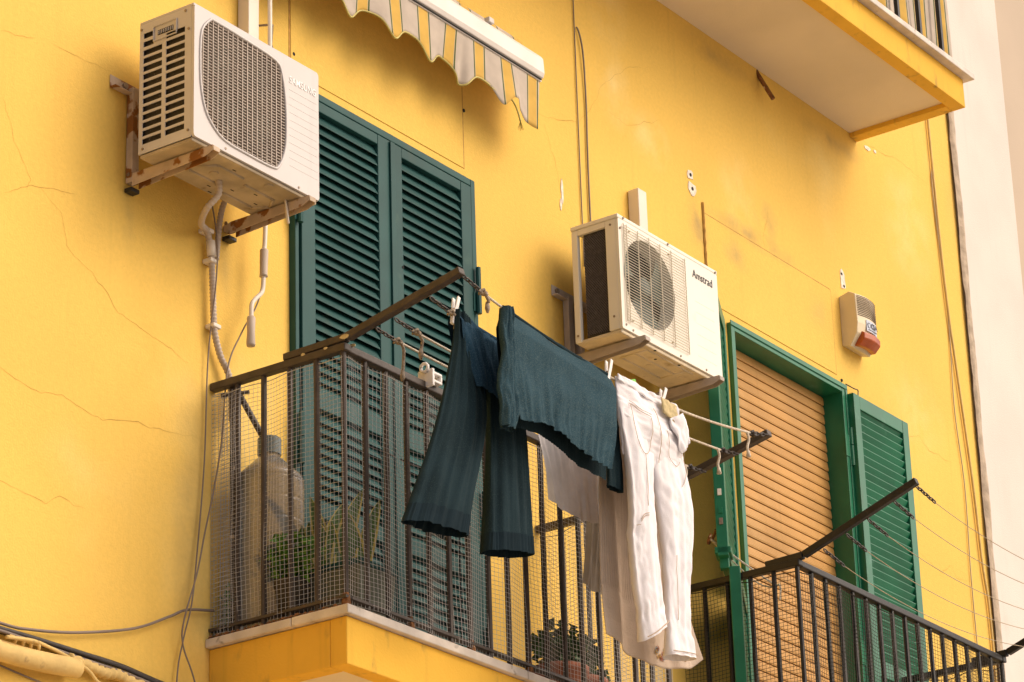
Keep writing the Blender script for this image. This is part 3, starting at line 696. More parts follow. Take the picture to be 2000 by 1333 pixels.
for k in range(3):
    a0 = k*2*math.pi/3+.45
    fn.grid(lambda u, v: Vector((1.945+(.035+.145*v)*math.cos(a0+(u-.5)*(.7+.5*v)), by1+.062-.045*u, .712+(.035+.145*v)*math.sin(a0+(u-.5)*(.7+.5*v)))), 8, 6)
fn.tube([(1.945, by1+.066, .712), (1.945, by1+.022, .712), (1.945, by1+.016, .712)], [.042, .042, .03], 18).build('fan', 'fan', A2, smooth=True)
gw = MB(); z = .492
while z < .926:
    gw.tube([(1.752, by1-.012, z), (2.222, by1-.012, z)], .0016, 5); z += .0125
for x in (1.752, 1.775, 1.86, 1.945, 2.03, 2.115, 2.222): gw.tube([(x, by1-.0095, .488), (x, by1-.0095, .926)], .0026, 5)
for x in (1.80, 2.10):
    for z in (.905, .505): gw.tube([(x, by1-.012, z), (x, by1-.002, z)], .004, 6)
gw.build('fan_guard', 'wire', A2)
MB().box((bx0+.014, by1+.0625, bz0+.005), (bx0+.024, by0-.052, bz1-.0195)).build('coil', 'coil', A2)
cm = MB(); yy0, yy1, zz0, zz1 = by1+.063, by0-.053, bz0+.006, bz1-.046
for k in range(-40, 60):
    for sg in (1, -1):
        pts = []
        for i in range(13):
            y = yy0+(yy1-yy0)*i/12; z = zz0+k*.013+sg*(y-yy0)*1.3
            if zz0 <= z <= zz1: pts.append((bx0+.0125+.001*sg, y, z))
        if len(pts) > 1: cm.tube(pts, .0014, 4, False)
cm.build('coil_guard', 'coilg', A2)
tr = MB(); tr.box((bx0+.006, by0-.006, bz0-.018), (bx1-.004, by1+.006, bz0-.0005)).build('base_tray', 'acu2', A2, bevel=.005)
for p in (((1.95,-.18),(2.25,-.18)), ((1.95,-.25),(2.25,-.25)), ((1.95,-.31),(2.3,-.31)), ((2.25,-.18),(2.25,-.31)), ((1.95,-.18),(1.95,-.31))):
    MB().tube([(p[0][0], p[0][1], bz0-.018), (p[1][0], p[1][1], bz0-.018)], .005, 6).build('pressed_rib', 'acu2', A2, smooth=True)
for (x, y) in ((1.93,-.30), (2.1,-.22), (2.30,-.25), (2.2,-.14)): MB().tube([(x, y, bz0-.017), (x, y, bz0-.0205)], .013, 12).build('pressed_boss', 'acu2', A2)
for (x, y) in ((1.98,-.33), (2.06,-.28), (2.18,-.32), (1.90,-.16)): MB().tube([(x, y, bz0-.0176), (x, y, bz0-.0184)], .007, 8).build('drain_hole', 'dark', A2)
for (x, z) in ((1.735, .90), (2.10, .952), (2.475, .949), (1.76, .952)): MB().tube([(x, by1-.009, z), (x, by1-.003, z)], .005, 8).build('screw', 'screw', A2)
for (x, z) in ((1.80, .463), (2.16, .463), (2.36, .463), (1.75, .473)): MB().tube([(x, by1-.006, z), (x, by1-.002, z)], .005, 8).build('screw', 'screw', A2)
for (y, z) in ((by1+.035, .92), (by1+.035, .51), (by0-.015, .95), (by0-.015, .47)): MB().tube([(bx0-.003, y, z), (bx0+.001, y, z)], .005, 8).build('screw', 'screw', A2)
for i in range(6):
    z = .76-i*.05; MB().box((2.30, by1-.0036, z-.0008), (2.45, by1-.0029, z+.0008)).build('pressed_line', 'acw2', A2)
lettering('Amstrad', 2.288, .868, by1-.0045, .158, .001, 'ink', A2, bold=-.004, squash=1.15)

# ---- alarm siren
S = thing('alarm_siren', (4.31, 0, 1.24), 'cream alarm siren box with an orange lamp under the louvres', 'siren')
sx0, sx1 = 4.205, 4.395
sv = MB(); pr = [(0, 1.505), (-.055, 1.52), (-.088, 1.50), (-.092, 1.25+.10), (-.085, 1.30), (-.045, 1.238), (0, 1.25)]
n = 9; vs = []; 
for i in range(n+1):
    u = i/n; x = sx0+(sx1-sx0)*u; bow = .018*math.sin(math.pi*u)
    vs += [(x, y-(bow if y < -.05 else 0), z) for y, z in pr]
k = len(pr); fs = [(i*k+j, i*k+(j+1) % k, (i+1)*k+(j+1) % k, (i+1)*k+j) for i in range(n) for j in range(k)]+[tuple(range(k)), tuple(range(n*k, n*k+k))[::-1]]
sv.add(vs, fs).build('body', 'siren', S, bevel=.003)
for i in range(12):
    z = 1.492-i*.0092; mb = MB(); pts = [(sx0+.006+(sx1-sx0-.012)*u/10, -.0925-.018*math.sin(math.pi*(.03+.94*u/10)), z) for u in range(11)]
    mb.tube(pts, .0020, 4); mb.build('louvre', 'screw', S)
mb = MB(); mb.grid(lambda u, v: Vector((4.262+.11*u, -.0945-.018*math.sin(math.pi*(.30+.58*u)), 1.318+.058*v)), 8, 1); st = mb.build('sticker', 'sticker', S, solid=.001)
lp = MB(); vs = []; pl = [(-.093, 1.312), (-.110, 1.302), (-.108, 1.272), (-.078, 1.242), (-.05, 1.245), (-.06, 1.30)]
for i in range(7):
    u = i/6; x = sx0+.028+(sx1-sx0-.034)*u; bow = .014*math.sin(math.pi*u)
    vs += [(x, y-bow, z) for y, z in pl]
k = len(pl); lp.add(vs, [(i*k+j, i*k+(j+1) % k, (i+1)*k+(j+1) % k, (i+1)*k+j) for i in range(6) for j in range(k)]+[tuple(range(k)), tuple(range(6*k, 7*k))[::-1]]).build('lamp', 'lamp', S, bevel=.004)
lettering('CIA', 4.298, 1.340, -.1145, .062, .001, 'ink', S, bold=.03)
mb = MB(); mb.tube([(4.282+.012*math.cos(t*.52), -.1125, 1.350+.013*math.sin(t*.52)) for t in range(13)], .0014, 4, False); mb.build('emblem', 'ink', S)
MB().box((4.275, -.1135, 1.326), (4.355, -.1125, 1.330)).build('small_print', 'ink', S)

# ---- trunking, conduits, cables
def strip(name, pts, r, m, label, cat, n=6, sp=8, group=None):
    return tag(MB().tube(spline(pts, sp), r, n).build(name, m, smooth=True), label, cat, group)
t1 = tag(MB().box((-.300, -.003, .80), (-.240, -.056, 3.2)).build('cable_trunking', 'plastic', bevel=.003), 'white square cable trunking rising behind the left air conditioner', 'trunking')
t2 = tag(MB().box((2.345, -.003, .97), (2.412, -.058, 1.392)).build('cable_trunking', 'plastic', bevel=.004), 'short white trunking stub above the cream air conditioner', 'trunking')
ck = thing('crank_handle', (-.32, -.08, -.22), 'white awning crank rod hanging beside the dark green shutter', 'crank handle')
MB().tube(spline([(-.205, -.08, 1.6), (-.206, -.08, 1.226), (-.207, -.08, 1.011), (-.222, -.08, .60), (-.235, -.08, .26), (-.241, -.08, .19)]), .0085, 8).build('rod', 'plastic', ck, smooth=True)
MB().tube([(-.241, -.08, .192), (-.241, -.08, .186), (-.244, -.08, .09), (-.244, -.08, .084)], [.013, .016, .0145, .016], 10).build('upper_grip', 'conduit', ck, smooth=True)
MB().tube(spline([(-.244, -.08, .085), (-.249, -.08, .035), (-.262, -.082, .010), (-.300, -.083, -.028), (-.316, -.084, -.055), (-.318, -.084, -.10)]), .0085, 8).build('crank', 'plastic', ck, smooth=True)
MB().tube([(-.318, -.084, -.098), (-.318, -.084, -.105), (-.319, -.084, -.16), (-.320, -.084, -.205), (-.320, -.084, -.212)], [.013, .016, .0145, .017, .015], 10).build('lower_grip', 'conduit', ck, smooth=True)
def ribbed(name, pts, r, m, label, cat):
    p = spline(pts, 40); rad = [r*(1.0 if (i//2) % 2 else .86) for i in range(len(p))]
    # resample evenly
    L = [0]
    for a, b in zip(p, p[1:]): L.append(L[-1]+(b-a).length)
    n = int(L[-1]/.0035); q = []; j = 0
    for i in range(n+1):
        s = L[-1]*i/n
        while j < len(L)-2 and L[j+1] < s: j += 1
        q.append(p[j].lerp(p[j+1], (s-L[j])/max(1e-9, L[j+1]-L[j])))
    return tag(MB().tube(q, [r*(1.0 if (i//2) % 2 else .85) for i in range(n+1)], 8).build(name, m, smooth=True), label, cat)
cd = ribbed('corrugated_conduit', [(-.66, -.22, .272), (-.655, -.215, .22), (-.665, -.17, .175), (-.60, -.09, .165), (-.505, -.035, .185), (-.478, -.03, .13), (-.468, -.028, .06), (-.463, -.028, -.02), (-.458, -.028, -.12), (-.450, -.028, -.19), (-.42, -.028, -.265), (-.375, -.035, -.345), (-.37, -.04, -.5)], .0125, 'conduit', 'grey corrugated conduit curling out from under the left air conditioner', 'conduit')
for (x, z) in ((-.470, .08), (-.452, -.165), (-.493, .19)):
    MB().box((x-.022, -.002, z-.008), (x+.020, -.044, z+.008)).build('clip', 'plastic', cd, bevel=.004)
MB().tube([(-.479, -.03, .155), (-.472, -.03, .10)], .017, 10).build('sleeve', 'plastic', cd, smooth=True)
ribbed('corrugated_conduit', [(-.40, -.04, .36), (-.418, -.03, .30), (-.428, -.025, .22), (-.437, -.024, .13), (-.44, -.024, .10)], .0115, 'conduit', 'short grey conduit beside the rusty bracket foot', 'conduit')
strip('thin_cable', [(-.455, -.012, .33), (-.465, -.048, .166), (-.470, -.050, .0), (-.474, -.018, -.289), (-.490, -.018, -.677), (-.527, -.02, -1.022), (-.564, -.03, -1.214), (-.594, -.02, -1.347), (-.625, -.02, -1.501), (-.64, -.02, -1.9)], .0028, 'cable', 'thin grey cable hanging down left of the net', 'cable')
strip('thin_cable', [(-.24, -.09, .15), (-.25, -.06, -.009), (-.335, -.055, -.156), (-.405, -.05, -.314), (-.447, -.06, -.595), (-.484, -.055, -.795), (-.522, -.05, -.954), (-.561, -.05, -1.11), (-.619, -.045, -1.287), (-.618, -.04, -1.376), (-.556, -.04, -1.492), (-.50, -.04, -1.7)], .003, 'cable', 'thin grey cable slung from the crank handle past the net corner', 'cable')
strip('wall_cable', [(-1.9, -.02, -1.49), (-1.464, -.02, -1.495), (-1.326, -.02, -1.484), (-1.114, -.02, -1.444), (-.845, -.02, -1.367), (-.668, -.02, -1.284), (-.577, -.02, -1.238), (-.44, -.02, -1.208)], .0052, 'cable', 'grey cable sagging across the wall to the balcony corner', 'cable')
# bundle
for k, (dy, dz, r_, m_) in enumerate(((-.016, .004, .007, 'cablek'), (-.030, -.004, .008, 'cablek'), (-.016, -.012, .008, 'cablek'), (-.034, -.018, .006, 'cable'))):
    lab = ['topmost', 'second', 'third', 'lowest'][k]+' black cable of the bundle running along the bottom left'
    strip('bundle_cable', [(x, dy, -1.512+dz+.004*math.sin(x*5+k)-(.012 if x > -.9 else 0)) for x in (-2.2, -1.8, -1.5, -1.3, -1.1, -.9, -.7, -.5, -.2, .2)], r_, m_, lab, 'cable', group='cables of the bottom left bundle')
strip('painted_duct', [(-2.2, -.05, -1.60), (-1.49, -.05, -1.597), (-1.30, -.05, -1.590), (-1.14, -.048, -1.575)], .033, 'ywire', 'thick yellow painted duct under the cable bundle', 'duct', 12)
pd = strip('painted_cable', [(-1.17, -.04, -1.548), (-1.08, -.04, -1.552), (-1.0, -.035, -1.556), (-.93, -.03, -1.546), (-.85, -.03, -1.556), (-.7, -.03, -1.56), (-.5, -.03, -1.57)], [.018+.004*math.sin(i*1.9) for i in range(49)], 'ywire', 'lumpy yellow painted cable continuing from the duct', 'cable', 8)
strip('painted_cable', [(-1.5, -.085, -1.562), (-1.38, -.08, -1.545), (-1.28, -.05, -1.535), (-1.17, -.045, -1.547), (-1.10, -.06, -1.575), (-1.04, -.05, -1.60), (-.98, -.045, -1.595), (-.86, -.04, -1.565)], .006, 'ywire', 'loose yellow painted wire looped over the duct', 'cable')
for i in range(4):
    x = -1.45+i*.035; strip('wire_tie', [(x, -.05, -1.54), (x+.012, -.064, -1.548), (x+.02, -.052, -1.56)], .006, 'ywire', ['first', 'second', 'third', 'fourth'][i]+' small tie from the left between bundle and duct', 'tie', group='ties on the bundle')
strip('thin_wire', [(-1.7, -.006, -1.60), (-1.437, -.006, -1.626), (-1.252, -.006, -1.640), (-1.0, -.006, -1.65)], .003, 'cable', 'thin dark wire on the wall below the painted duct', 'cable')
# cables in the middle and to the right
strip('thin_cable', [(1.975, -.006, 4.5), (1.971, -.006, 2.18), (1.970, -.006, 1.6), (1.97, -.006, .9)], .0028, 'cable', 'straight thin grey cable running down to the cream air conditioner', 'cable')
strip('thin_cable', [(1.985, -.006, 2.05), (2.0, -.01, 2.028), (2.022, -.012, 1.93), (2.036, -.008, 1.7), (2.03, -.008, 1.4), (2.031, -.008, .9)], .0042, 'cable', 'bowed grey cable with a loose top end above the cream air conditioner', 'cable')
strip('thin_cable', [(5.31, -.008, 2.6), (5.297, -.008, 2.476), (5.325, -.008, 2.048), (5.345, -.008, 1.683), (5.325, -.008, 1.255), (5.363, -.008, .852), (5.345, -.008, .388), (5.345, -.008, -.062), (5.34, -.008, -.6)], .0030, 'thin', 'thin brown cable hanging on the yellow wall near its right edge', 'cable')
strip('painted_cable', [(5.31, -.012, 3.2), (5.306, -.012, 2.865), (5.319, -.012, 2.279), (5.342, -.012, 1.824), (5.380, -.012, 1.492), (5.445, -.012, .926), (5.475, -.012, .47), (5.505, -.012, .264), (5.51, -.012, -.056), (5.51, -.012, -.6)], .0065, 'ywire', 'yellow painted cable beside the rough joint of the two houses', 'cable')

# ================================================================== awnings
AW = thing('awning', (.4, -.1, 1.3), 'retracted striped awning with white front bar and scalloped valance', 'awning')
cz = 1.588
prof = [(-.135, 1.536), (-.168, 1.540), (-.176, 1.560), (-.172, 1.628), (-.160, 1.646), (-.120, 1.650), (-.085, 1.640), (-.080, 1.556)]
k = len(prof); a_, b_ = -.55, 1.475; vs = [(a_, y, z) for y, z in prof]+[(b_, y, z) for y, z in prof]
MB().add(vs, [tuple(range(k)), tuple(range(2*k-1, k-1, -1))]+[(i, i+k, (i+1) % k+k, (i+1) % k) for i in range(k)]).build('front_bar', 'bar', AW, bevel=.004)
MB().box((a_, -.150, 1.526), (b_-.004, -.160, 1.5355)).build('valance_track', 'bar', AW)
MB().box((a_, -.1615, 1.531), (b_-.01, -.1665, 1.5355)).build('track_groove', 'motor', AW)
MB().box((1.09, -.172, 1.648), (1.125, -.145, 1.672)).build('arm_bracket', 'acw', AW, bevel=.003)
MB().tube([(-.5, -.05, 1.70), (1.44, -.05, 1.70)], .045, 14).build('fabric_roll', 'awn', AW, smooth=True)
for x in (-.46, 1.38): MB().box((x, -.001, 1.62), (x+.04, -.13, 1.655)).build('wall_plate', 'acw', AW, bevel=.003)
def vy(x): return -.155+.014*math.sin(x*9.0)+.008*math.sin(x*23+1)+.02*math.exp(-((x-.935)/.02)**2)
def vz(x):
    ph = ((x-.212)/.2445) % 1.0
    s = .5+.5*math.cos(2*math.pi*ph+.55*math.sin(2*math.pi*ph))
    zb_ = 1.372-.068*s
    if x > 1.30: zb_ = 1.362-.06*min(1, (x-1.27)/.09)**.6
    return zb_
def vp(u, v):
    x = a_+.01+(b_-.014-a_-.01)*u; zt_ = 1.530; z = zt_+(vz(x)-zt_)*v; return Vector((x-.012*v, -.155+(vy(x)+.155)*v, z))
MB().grid(vp, 260, 10).build('valance', 'awn', AW, smooth=True, solid=.002)
MB().tube([vp(i/260, 1.0) for i in range(216)], .0042, 5).build('edge_tape', 'sansy', AW, smooth=True)
tp = [vp(216/260, 1), Vector((1.19, -.16, 1.345)), Vector((1.24, -.165, 1.352)), Vector((1.285, -.16, 1.325)), Vector((1.30, -.165, 1.275))]
MB().tube(spline(tp), .004, 5).build('loose_tape', 'sansy', AW, smooth=True)
fr_ = MB()
for i in range(12): fr_.tube([(1.30, -.165, 1.278), (1.30+random.uniform(-.014, .014), -.165+random.uniform(-.01, .01), 1.245+random.uniform(-.01, .01))], .0012, 3)
fr_.build('frayed_end', 'sansy', AW)
# ---- upper balcony: railing and striped cloth
ur = thing('balcony_railing', (3.4, -.3, 2.625), 'dark iron bars of the upper balcony in front of striped cloth', 'railing')
me = None
for i in range(40):
    x = 4.32-i*.222
    if x < -.5: break
    if me is None:
        o = MB().box((x-.010, -.600, 2.641), (x+.010, -.620, 3.58)).build('baluster', 'black', ur); me = o.data; c0 = WL[o].copy(); xx = x
    else: place('baluster', me, (c0.x+x-xx, c0.y, c0.z), ur)
MB().box((-.55, -.602, 3.581), (4.47, -.642, 3.605)).build('handrail', 'black', ur)
uc = MB().grid(lambda u, v: Vector((-.55+5.03*u, -.572+.010*math.sin(u*150)+.006*math.sin(u*61+v*3), 2.65+.93*v+.006*math.sin(u*170))), 500, 8).build('striped_cloth', 'awn2', smooth=True, solid=.002)
tag(uc, 'striped yellow and white cloth screening the upper balcony rail', 'cloth')

# ================================================================== clothes lines
YL = [-1.083, -.950, -.800, -.720]
ZL = [-.252, -.300, -.338, -.352]
ZM = [-.345, -.352, -.362, -.366]
def lz(k, x):  # height of line k at x (sag)
    t = (x+.428)/(1.985); return ZL[k]+(ZM[k]-ZL[k])*4*t*(1-t)
nm = ['outermost', 'second', 'third', 'innermost']
for k in range(4):
    ln = thing('clothes_line', (.56, YL[k], ZM[k]), nm[k]+' knotted rope clothes line between the brown drying arms', 'clothes line', 'ropes between the brown arms')
    xs = [-.32+i*(1.74/30) for i in range(31)]
    MB().tube([(x, YL[k], lz(k, x)) for x in xs], .0042 if k else .0046, 6).build('rope', 'ropew', ln, smooth=True)
    mb = MB(); link_chain(mb, (-.418, YL[k], lz(k, -.418)+.006), (-.318, YL[k], lz(k, -.318)), 5, .0030); mb.build('end_chain', 'chain', ln)
    mb = MB(); link_chain(mb, (1.42, YL[k], lz(k, 1.42)), (1.545, YL[k], lz(k, 1.545)+.006), 6, .003); mb.build('end_chain', 'chain', ln)
    for x in (1.425, -.312):
        kn = MB(); p0 = Vector((x, YL[k], lz(k, x)))
        kn.tube([p0+Vector((.007*math.cos(t*.9)+t*.0018, .008*math.sin(t*.9), .008*math.cos(t*1.3))) for t in range(16)], .0055, 6)
        if x > 0: kn.build('knot', 'chain', ln, smooth=True)
    tl = (.03, .03, .06, .11)[k]
    x = -.285; p0 = Vector((x, YL[k], lz(k, x)))
    kn.tube(spline([p0, p0+Vector((.012, -.004, -.02)), p0+Vector((.018, .002, -tl*.6)), p0+Vector((.014, .004, -tl))]), .0055, 6)
    kn.tube([p0+Vector((.014, .004, -tl+.01)), p0+Vector((.014, .004, -tl-.012)), p0+Vector((.014, .004, -tl-.03))], [.006, .010, .004], 7)
    kn.build('knot', 'rope', ln, smooth=True)
    x = 1.40; p0 = Vector((x, YL[k], lz(k, x))); kn = MB()
    kn.tube(spline([p0, p0+Vector((.006, -.002, -.03)), p0+Vector((-.002, .002, -.06)), p0+Vector((0, 0, -.085))]), .0052, 6); kn.tube([p0+Vector((0, 0, -.075)), p0+Vector((0, 0, -.10))], [.0055, .010], 6)
    kn.build('rope_tail', 'ropew', ln, smooth=True)
H2 = [(-1.135, -.157), (-1.03, -.200), (-.905, -.250), (-.80, -.292), (-.69, -.334)]
for k, (y, z) in enumerate(H2):
    ln = thing('clothes_line', (3.5, y, z), ['outermost', 'second', 'third', 'fourth', 'innermost'][k]+' thin wire line with chain end on the black drying arm', 'clothes line', 'wires on the black arm')
    mb = MB(); link_chain(mb, (2.64, y, z-.006), (2.80, y, z-.035), 7, .003); mb.build('end_chain', 'chain', ln)
    MB().tube([(2.80+(4.44-2.80)*i/16, y, z-.035-.06*4*(i/16)*(1-i/16)+.03*(i/16)) for i in range(17)], .0017, 5).build('wire', 'thin', ln)

# ================================================================== laundry
def poly_at(pl, t):
    L = [0]
    for a, b in zip(pl, pl[1:]): L.append(L[-1]+math.dist(a, b))
    s = t*L[-1]
    for i in range(len(pl)-1):
        if s <= L[i+1]+1e-9:
            q = (s-L[i])/max(1e-9, L[i+1]-L[i]); return (pl[i][0]+(pl[i+1][0]-pl[i][0])*q, pl[i][1]+(pl[i+1][1]-pl[i][1])*q)
    return pl[-1]
def sm(pl): return [(p.x, p.z) for p in spline([(x, 0, z) for x, z in pl], 8)]
def sheet(mb, Lp, Rp, y0, nu, nv, fold, bottom=None, side=0, top_y=None):
    Lp = sm(Lp); Rp = sm(Rp); bt = sm(bottom) if bottom else None
    def fn(u, v):
        a = poly_at(Lp, v); b = poly_at(Rp, v); x = a[0]+(b[0]-a[0])*u; z = a[1]+(b[1]-a[1])*u
        if bt:
            c_ = poly_at(bt, u); a1 = Lp[-1]; b1 = Rp[-1]; lx = a1[0]+(b1[0]-a1[0])*u; lz_ = a1[1]+(b1[1]-a1[1])*u
            k_ = v**3; x += k_*(c_[0]-lx); z += k_*(c_[1]-lz_)
        y = y0+side*min(1, v*6)+fold(u, v); return Vector((x, y, z))
    return mb.grid(fn, nu, nv)
def tubeleg(mb, Lp, Rp, y0, dep, nu, nv, fold, pw=.8, v0=0, v1=1):
    Lp = sm(Lp); Rp = sm(Rp)
    def fn(u, v):
        v = v0+(v1-v0)*v
        a = poly_at(Lp, v); b = poly_at(Rp, v); th = 2*math.pi*u; s = .5-.5*math.cos(th)
        x = a[0]+(b[0]-a[0])*s; z = a[1]+(b[1]-a[1])*s; sy = math.copysign(abs(math.sin(th))**pw, math.sin(th))
        d = dep(v) if callable(dep) else dep
        return Vector((x, y0-d*sy-fold(s, v, sy), z))
    return mb.grid(fn, nu, nv, True)
def nf(sx, sv, amp, seed):   # streaky fold noise (long in v)
    return lambda u, v, s=1: amp*noise.noise(Vector((u*sx+seed+.25*math.sin(v*3+seed), v*sv, seed)))
def addf(*fs): return lambda u, v, s=1: sum(f(u, v, s) for f in fs)
def rib(n, amp, v0): return lambda u, v, s=1: amp*math.sin(u*n)*(1 if v > v0 else 0)

# teal trousers on the second line
T = thing('teal_trousers', (-.15, YL[1], -1.1), 'dark teal knitted flared trousers folded over the second line', 'trousers')
Y = YL[1]
streak = lambda sd: addf(nf(7, 1.0, .016, sd), nf(19, 1.6, .008, sd+5), nf(48, 2.4, .0032, sd+9))
for Lp, Rp, yo, dp, sd in (([(-.288,-.296),(-.318,-.466),(-.415,-.753),(-.600,-1.139)], [(-.215,-.315),(-.187,-.481),(-.137,-.60),(-.155,-.75),(-.222,-.952),(-.266,-1.107)], -.012, lambda v: .012+.026*v, 3.1),
        ([(-.105,-.345),(-.085,-.57),(-.091,-.787),(-.133,-1.118)], [(.088,-.352),(.098,-.545),(.125,-.62),(.134,-.80),(.134,-1.067)], .012, lambda v: .014+.034*v, 13.1)):
    f1 = addf(streak(sd), rib(150, .0018, .915)); mb = MB(); tubeleg(mb, Lp, Rp, Y+yo, dp, 110, 90, f1, .8, 0, .915)
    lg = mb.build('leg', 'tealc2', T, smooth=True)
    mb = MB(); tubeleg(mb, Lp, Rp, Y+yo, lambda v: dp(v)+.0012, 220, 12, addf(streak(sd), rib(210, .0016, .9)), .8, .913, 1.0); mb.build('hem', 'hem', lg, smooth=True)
mb = MB(); sheet(mb, [(-.290,-.292),(-.275,-.40),(-.215,-.56)], [(.088,-.348),(.094,-.45),(.092,-.575)], Y, 80, 50, addf(nf(6, 1.2, .020, 21), nf(17, 1.6, .010, 2.2), nf(45, 2, .003, 6.2)), [(-.215,-.56),(-.13,-.555),(-.08,-.572),(.0,-.60),(.092,-.575)], -.035)
sheet(mb, [(-.290,-.290),(-.27,-.40),(-.25,-.56)], [(.088,-.346),(.094,-.45),(.092,-.565)], Y, 40, 30, nf(6, 1.5, .012, 5), None, .028)
mb.tube([(-.290+.378*i/20, Y, lz(1, -.29+.378*i/20)+.004) for i in range(21)], .0085, 8)
mb.build('waist', 'blue', T, smooth=True)

# teal top on the outer line
T = thing('teal_jumper', (.13, YL[0], -.72), 'teal ribbed jumper pegged by its sides on the outermost line', 'jumper')
Y = YL[0]
mb = MB(); xa, xb = -.188, .462
sheet(mb, [(xa, lz(0, xa)+.002), (-.190,-.42), (-.165,-.55), (-.138,-.69)], [(xb, lz(0, xb)+.002), (.463,-.45), (.455,-.56), (.413,-.712)], Y, 130, 70,
      addf(lambda u, v, s=1: v*v*(.016*noise.noise(Vector((u*24+1.2*math.sin(v*1.7), 3, v*.9)))+.003*noise.noise(Vector((u*62, 5, v*1.3))))+.010*noise.noise(Vector((u*5+v*2, 8, v*2.5-u*3)))+.003*v*noise.noise(Vector((u*30+v*16, 9, v*9))), rib(420, .0012, .84)), [(-.138,-.69),(-.05,-.672),(.02,-.660),(.10,-.668),(.172,-.683),(.24,-.694),(.296,-.706),(.36,-.708),(.413,-.712)], -.022)
mb.build('front', 'tealc', T, smooth=True)
mb = MB(); sheet(mb, [(xa, lz(0, xa)+.002), (-.18,-.45), (-.13,-.700)], [(xb+.01, lz(0, xb)+.002), (.485,-.45), (.46,-.722)], Y, 90, 50, addf(nf(12, 1.2, .010, 9), rib(330, .0016, .8)), [(-.13,-.700),(.02,-.676),(.172,-.696),(.296,-.722),(.46,-.728)], .030)
mb.tube([(xa+(xb-xa)*i/24, Y, lz(0, xa+(xb-xa)*i/24)+.003) for i in range(25)], .0075, 8)
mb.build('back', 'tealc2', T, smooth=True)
mb = MB(); tubeleg(mb, [(-.196,-.290),(-.222,-.45),(-.226,-.60),(-.230,-.735)], [(-.170,-.292),(-.150,-.42),(-.140,-.58),(-.160,-.735)], Y-.012, .018, 40, 60, addf(nf(5, 4, .020, 1), nf(12, 9, .008, 7)))
mb.build('sleeve', 'tealc', T, smooth=True)
mb = MB(); tubeleg(mb, [(.455,-.342),(.478,-.45),(.483,-.554),(.466,-.745)], [(.512,-.336),(.535,-.45),(.552,-.54),(.566,-.745)], Y+.035, .014, 40, 60, addf(nf(5, 3, .012, 31), nf(12, 6, .005, 17)))
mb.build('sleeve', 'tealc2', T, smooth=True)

# sheer white cloth, third line
T = tag(sheet(MB(), [(.36, lz(2,.36)+.004),(.385,-.46),(.420,-.60),(.447,-.744)], [(.76, lz(2,.76)+.004),(.765,-.51),(.768,-.64),(.772,-.758)], YL[2], 90, 60, addf(nf(7, 1.3, .022, 6), nf(20, 2, .005, 2)), [(.447,-.744),(.50,-.765),(.573,-.772),(.68,-.770),(.772,-.758)], -.02).build('white_cloth', 'sheer', smooth=True), 'thin white cotton cloth hanging behind the teal jumper', 'cloth')
# grey cloth, innermost line
tag(sheet(MB(), [(.80, lz(3,.80)+.004),(.81,-.55),(.805,-.72),(.752,-.965)], [(1.02, lz(3,1.02)+.004),(1.0,-.6),(.98,-.8),(.99,-.985)], YL[3], 60, 60, addf(nf(6, 1.2, .025, 16), nf(18, 2, .005, 12)), [(.752,-.965),(.80,-.985),(.88,-.972),(.99,-.985)], -.02).build('grey_cloth', 'greyc', smooth=True), 'plain grey cloth hanging behind the beige towel', 'cloth')
# beige knit towel, second line
T = thing('beige_towel', (.83, YL[1], -1.29), 'long beige ribbed towel with embroidered flowers hanging behind the jeans', 'towel')
mb = MB(); Y = YL[1]
ribk = lambda u, v, s=1: .0019*math.sin(u*390)*(1 if v < .80 else 0)+.0016*math.sin(v*430)*(1 if .80 <= v < .93 and u < .55 else 0)
sheet(mb, [(.545, lz(1,.545)+.004),(.548,-.6),(.540,-.85),(.532,-1.08),(.535,-1.254)], [(1.105, lz(1,1.105)+.004),(1.107,-.61),(1.104,-.90),(1.115,-1.05),(1.172,-1.202)], Y, 420, 130, addf(nf(6, 1.1, .030, 41), nf(18, 1.6, .006, 11), ribk), [(.535,-1.254),(.64,-1.282),(.775,-1.298),(.92,-1.290),(1.046,-1.267),(1.12,-1.24),(1.172,-1.202)], -.02)
tw = mb.build('knit', 'knit', T, smooth=True, solid=.003)
fl = []
rnd = random.Random(5)
MT['em1'] = mat('red_thread', (.45, .20, .14), .9, .1); MT['em2'] = mat('ochre_thread', (.62, .38, .10), .9, .1); MT['em3'] = mat('blue_thread', (.33, .42, .46), .9, .1)
dgx = None
def towel_pt(x, z):   # nearest vertex of the towel to (x,z), world
    best = min(tw.data.vertices, key=lambda q: (q.co.x+WL[tw].x-x)**2+(q.co.z+WL[tw].z-z)**2); return best.co+WL[tw]
for i in range(20):
    x = .86+rnd.random()*.17; z = -1.215-.05*rnd.random()+(.02 if x > .95 else 0); p = towel_pt(x, z)
    r_ = rnd.uniform(.005, .011); mb = MB()
    mb.tube([p+Vector((r_*math.cos(t*.785), -.004, r_*math.sin(t*.785))) for t in range(9)], .0015, 4, False)
    if i % 3 == 0: mb.tube([p+Vector((0, -.004, 0)), p+Vector((.004, -.004, .002))], .004, 5)
    mb.build('embroidered_flower', ('em1', 'em2', 'em3')[i % 3], T)

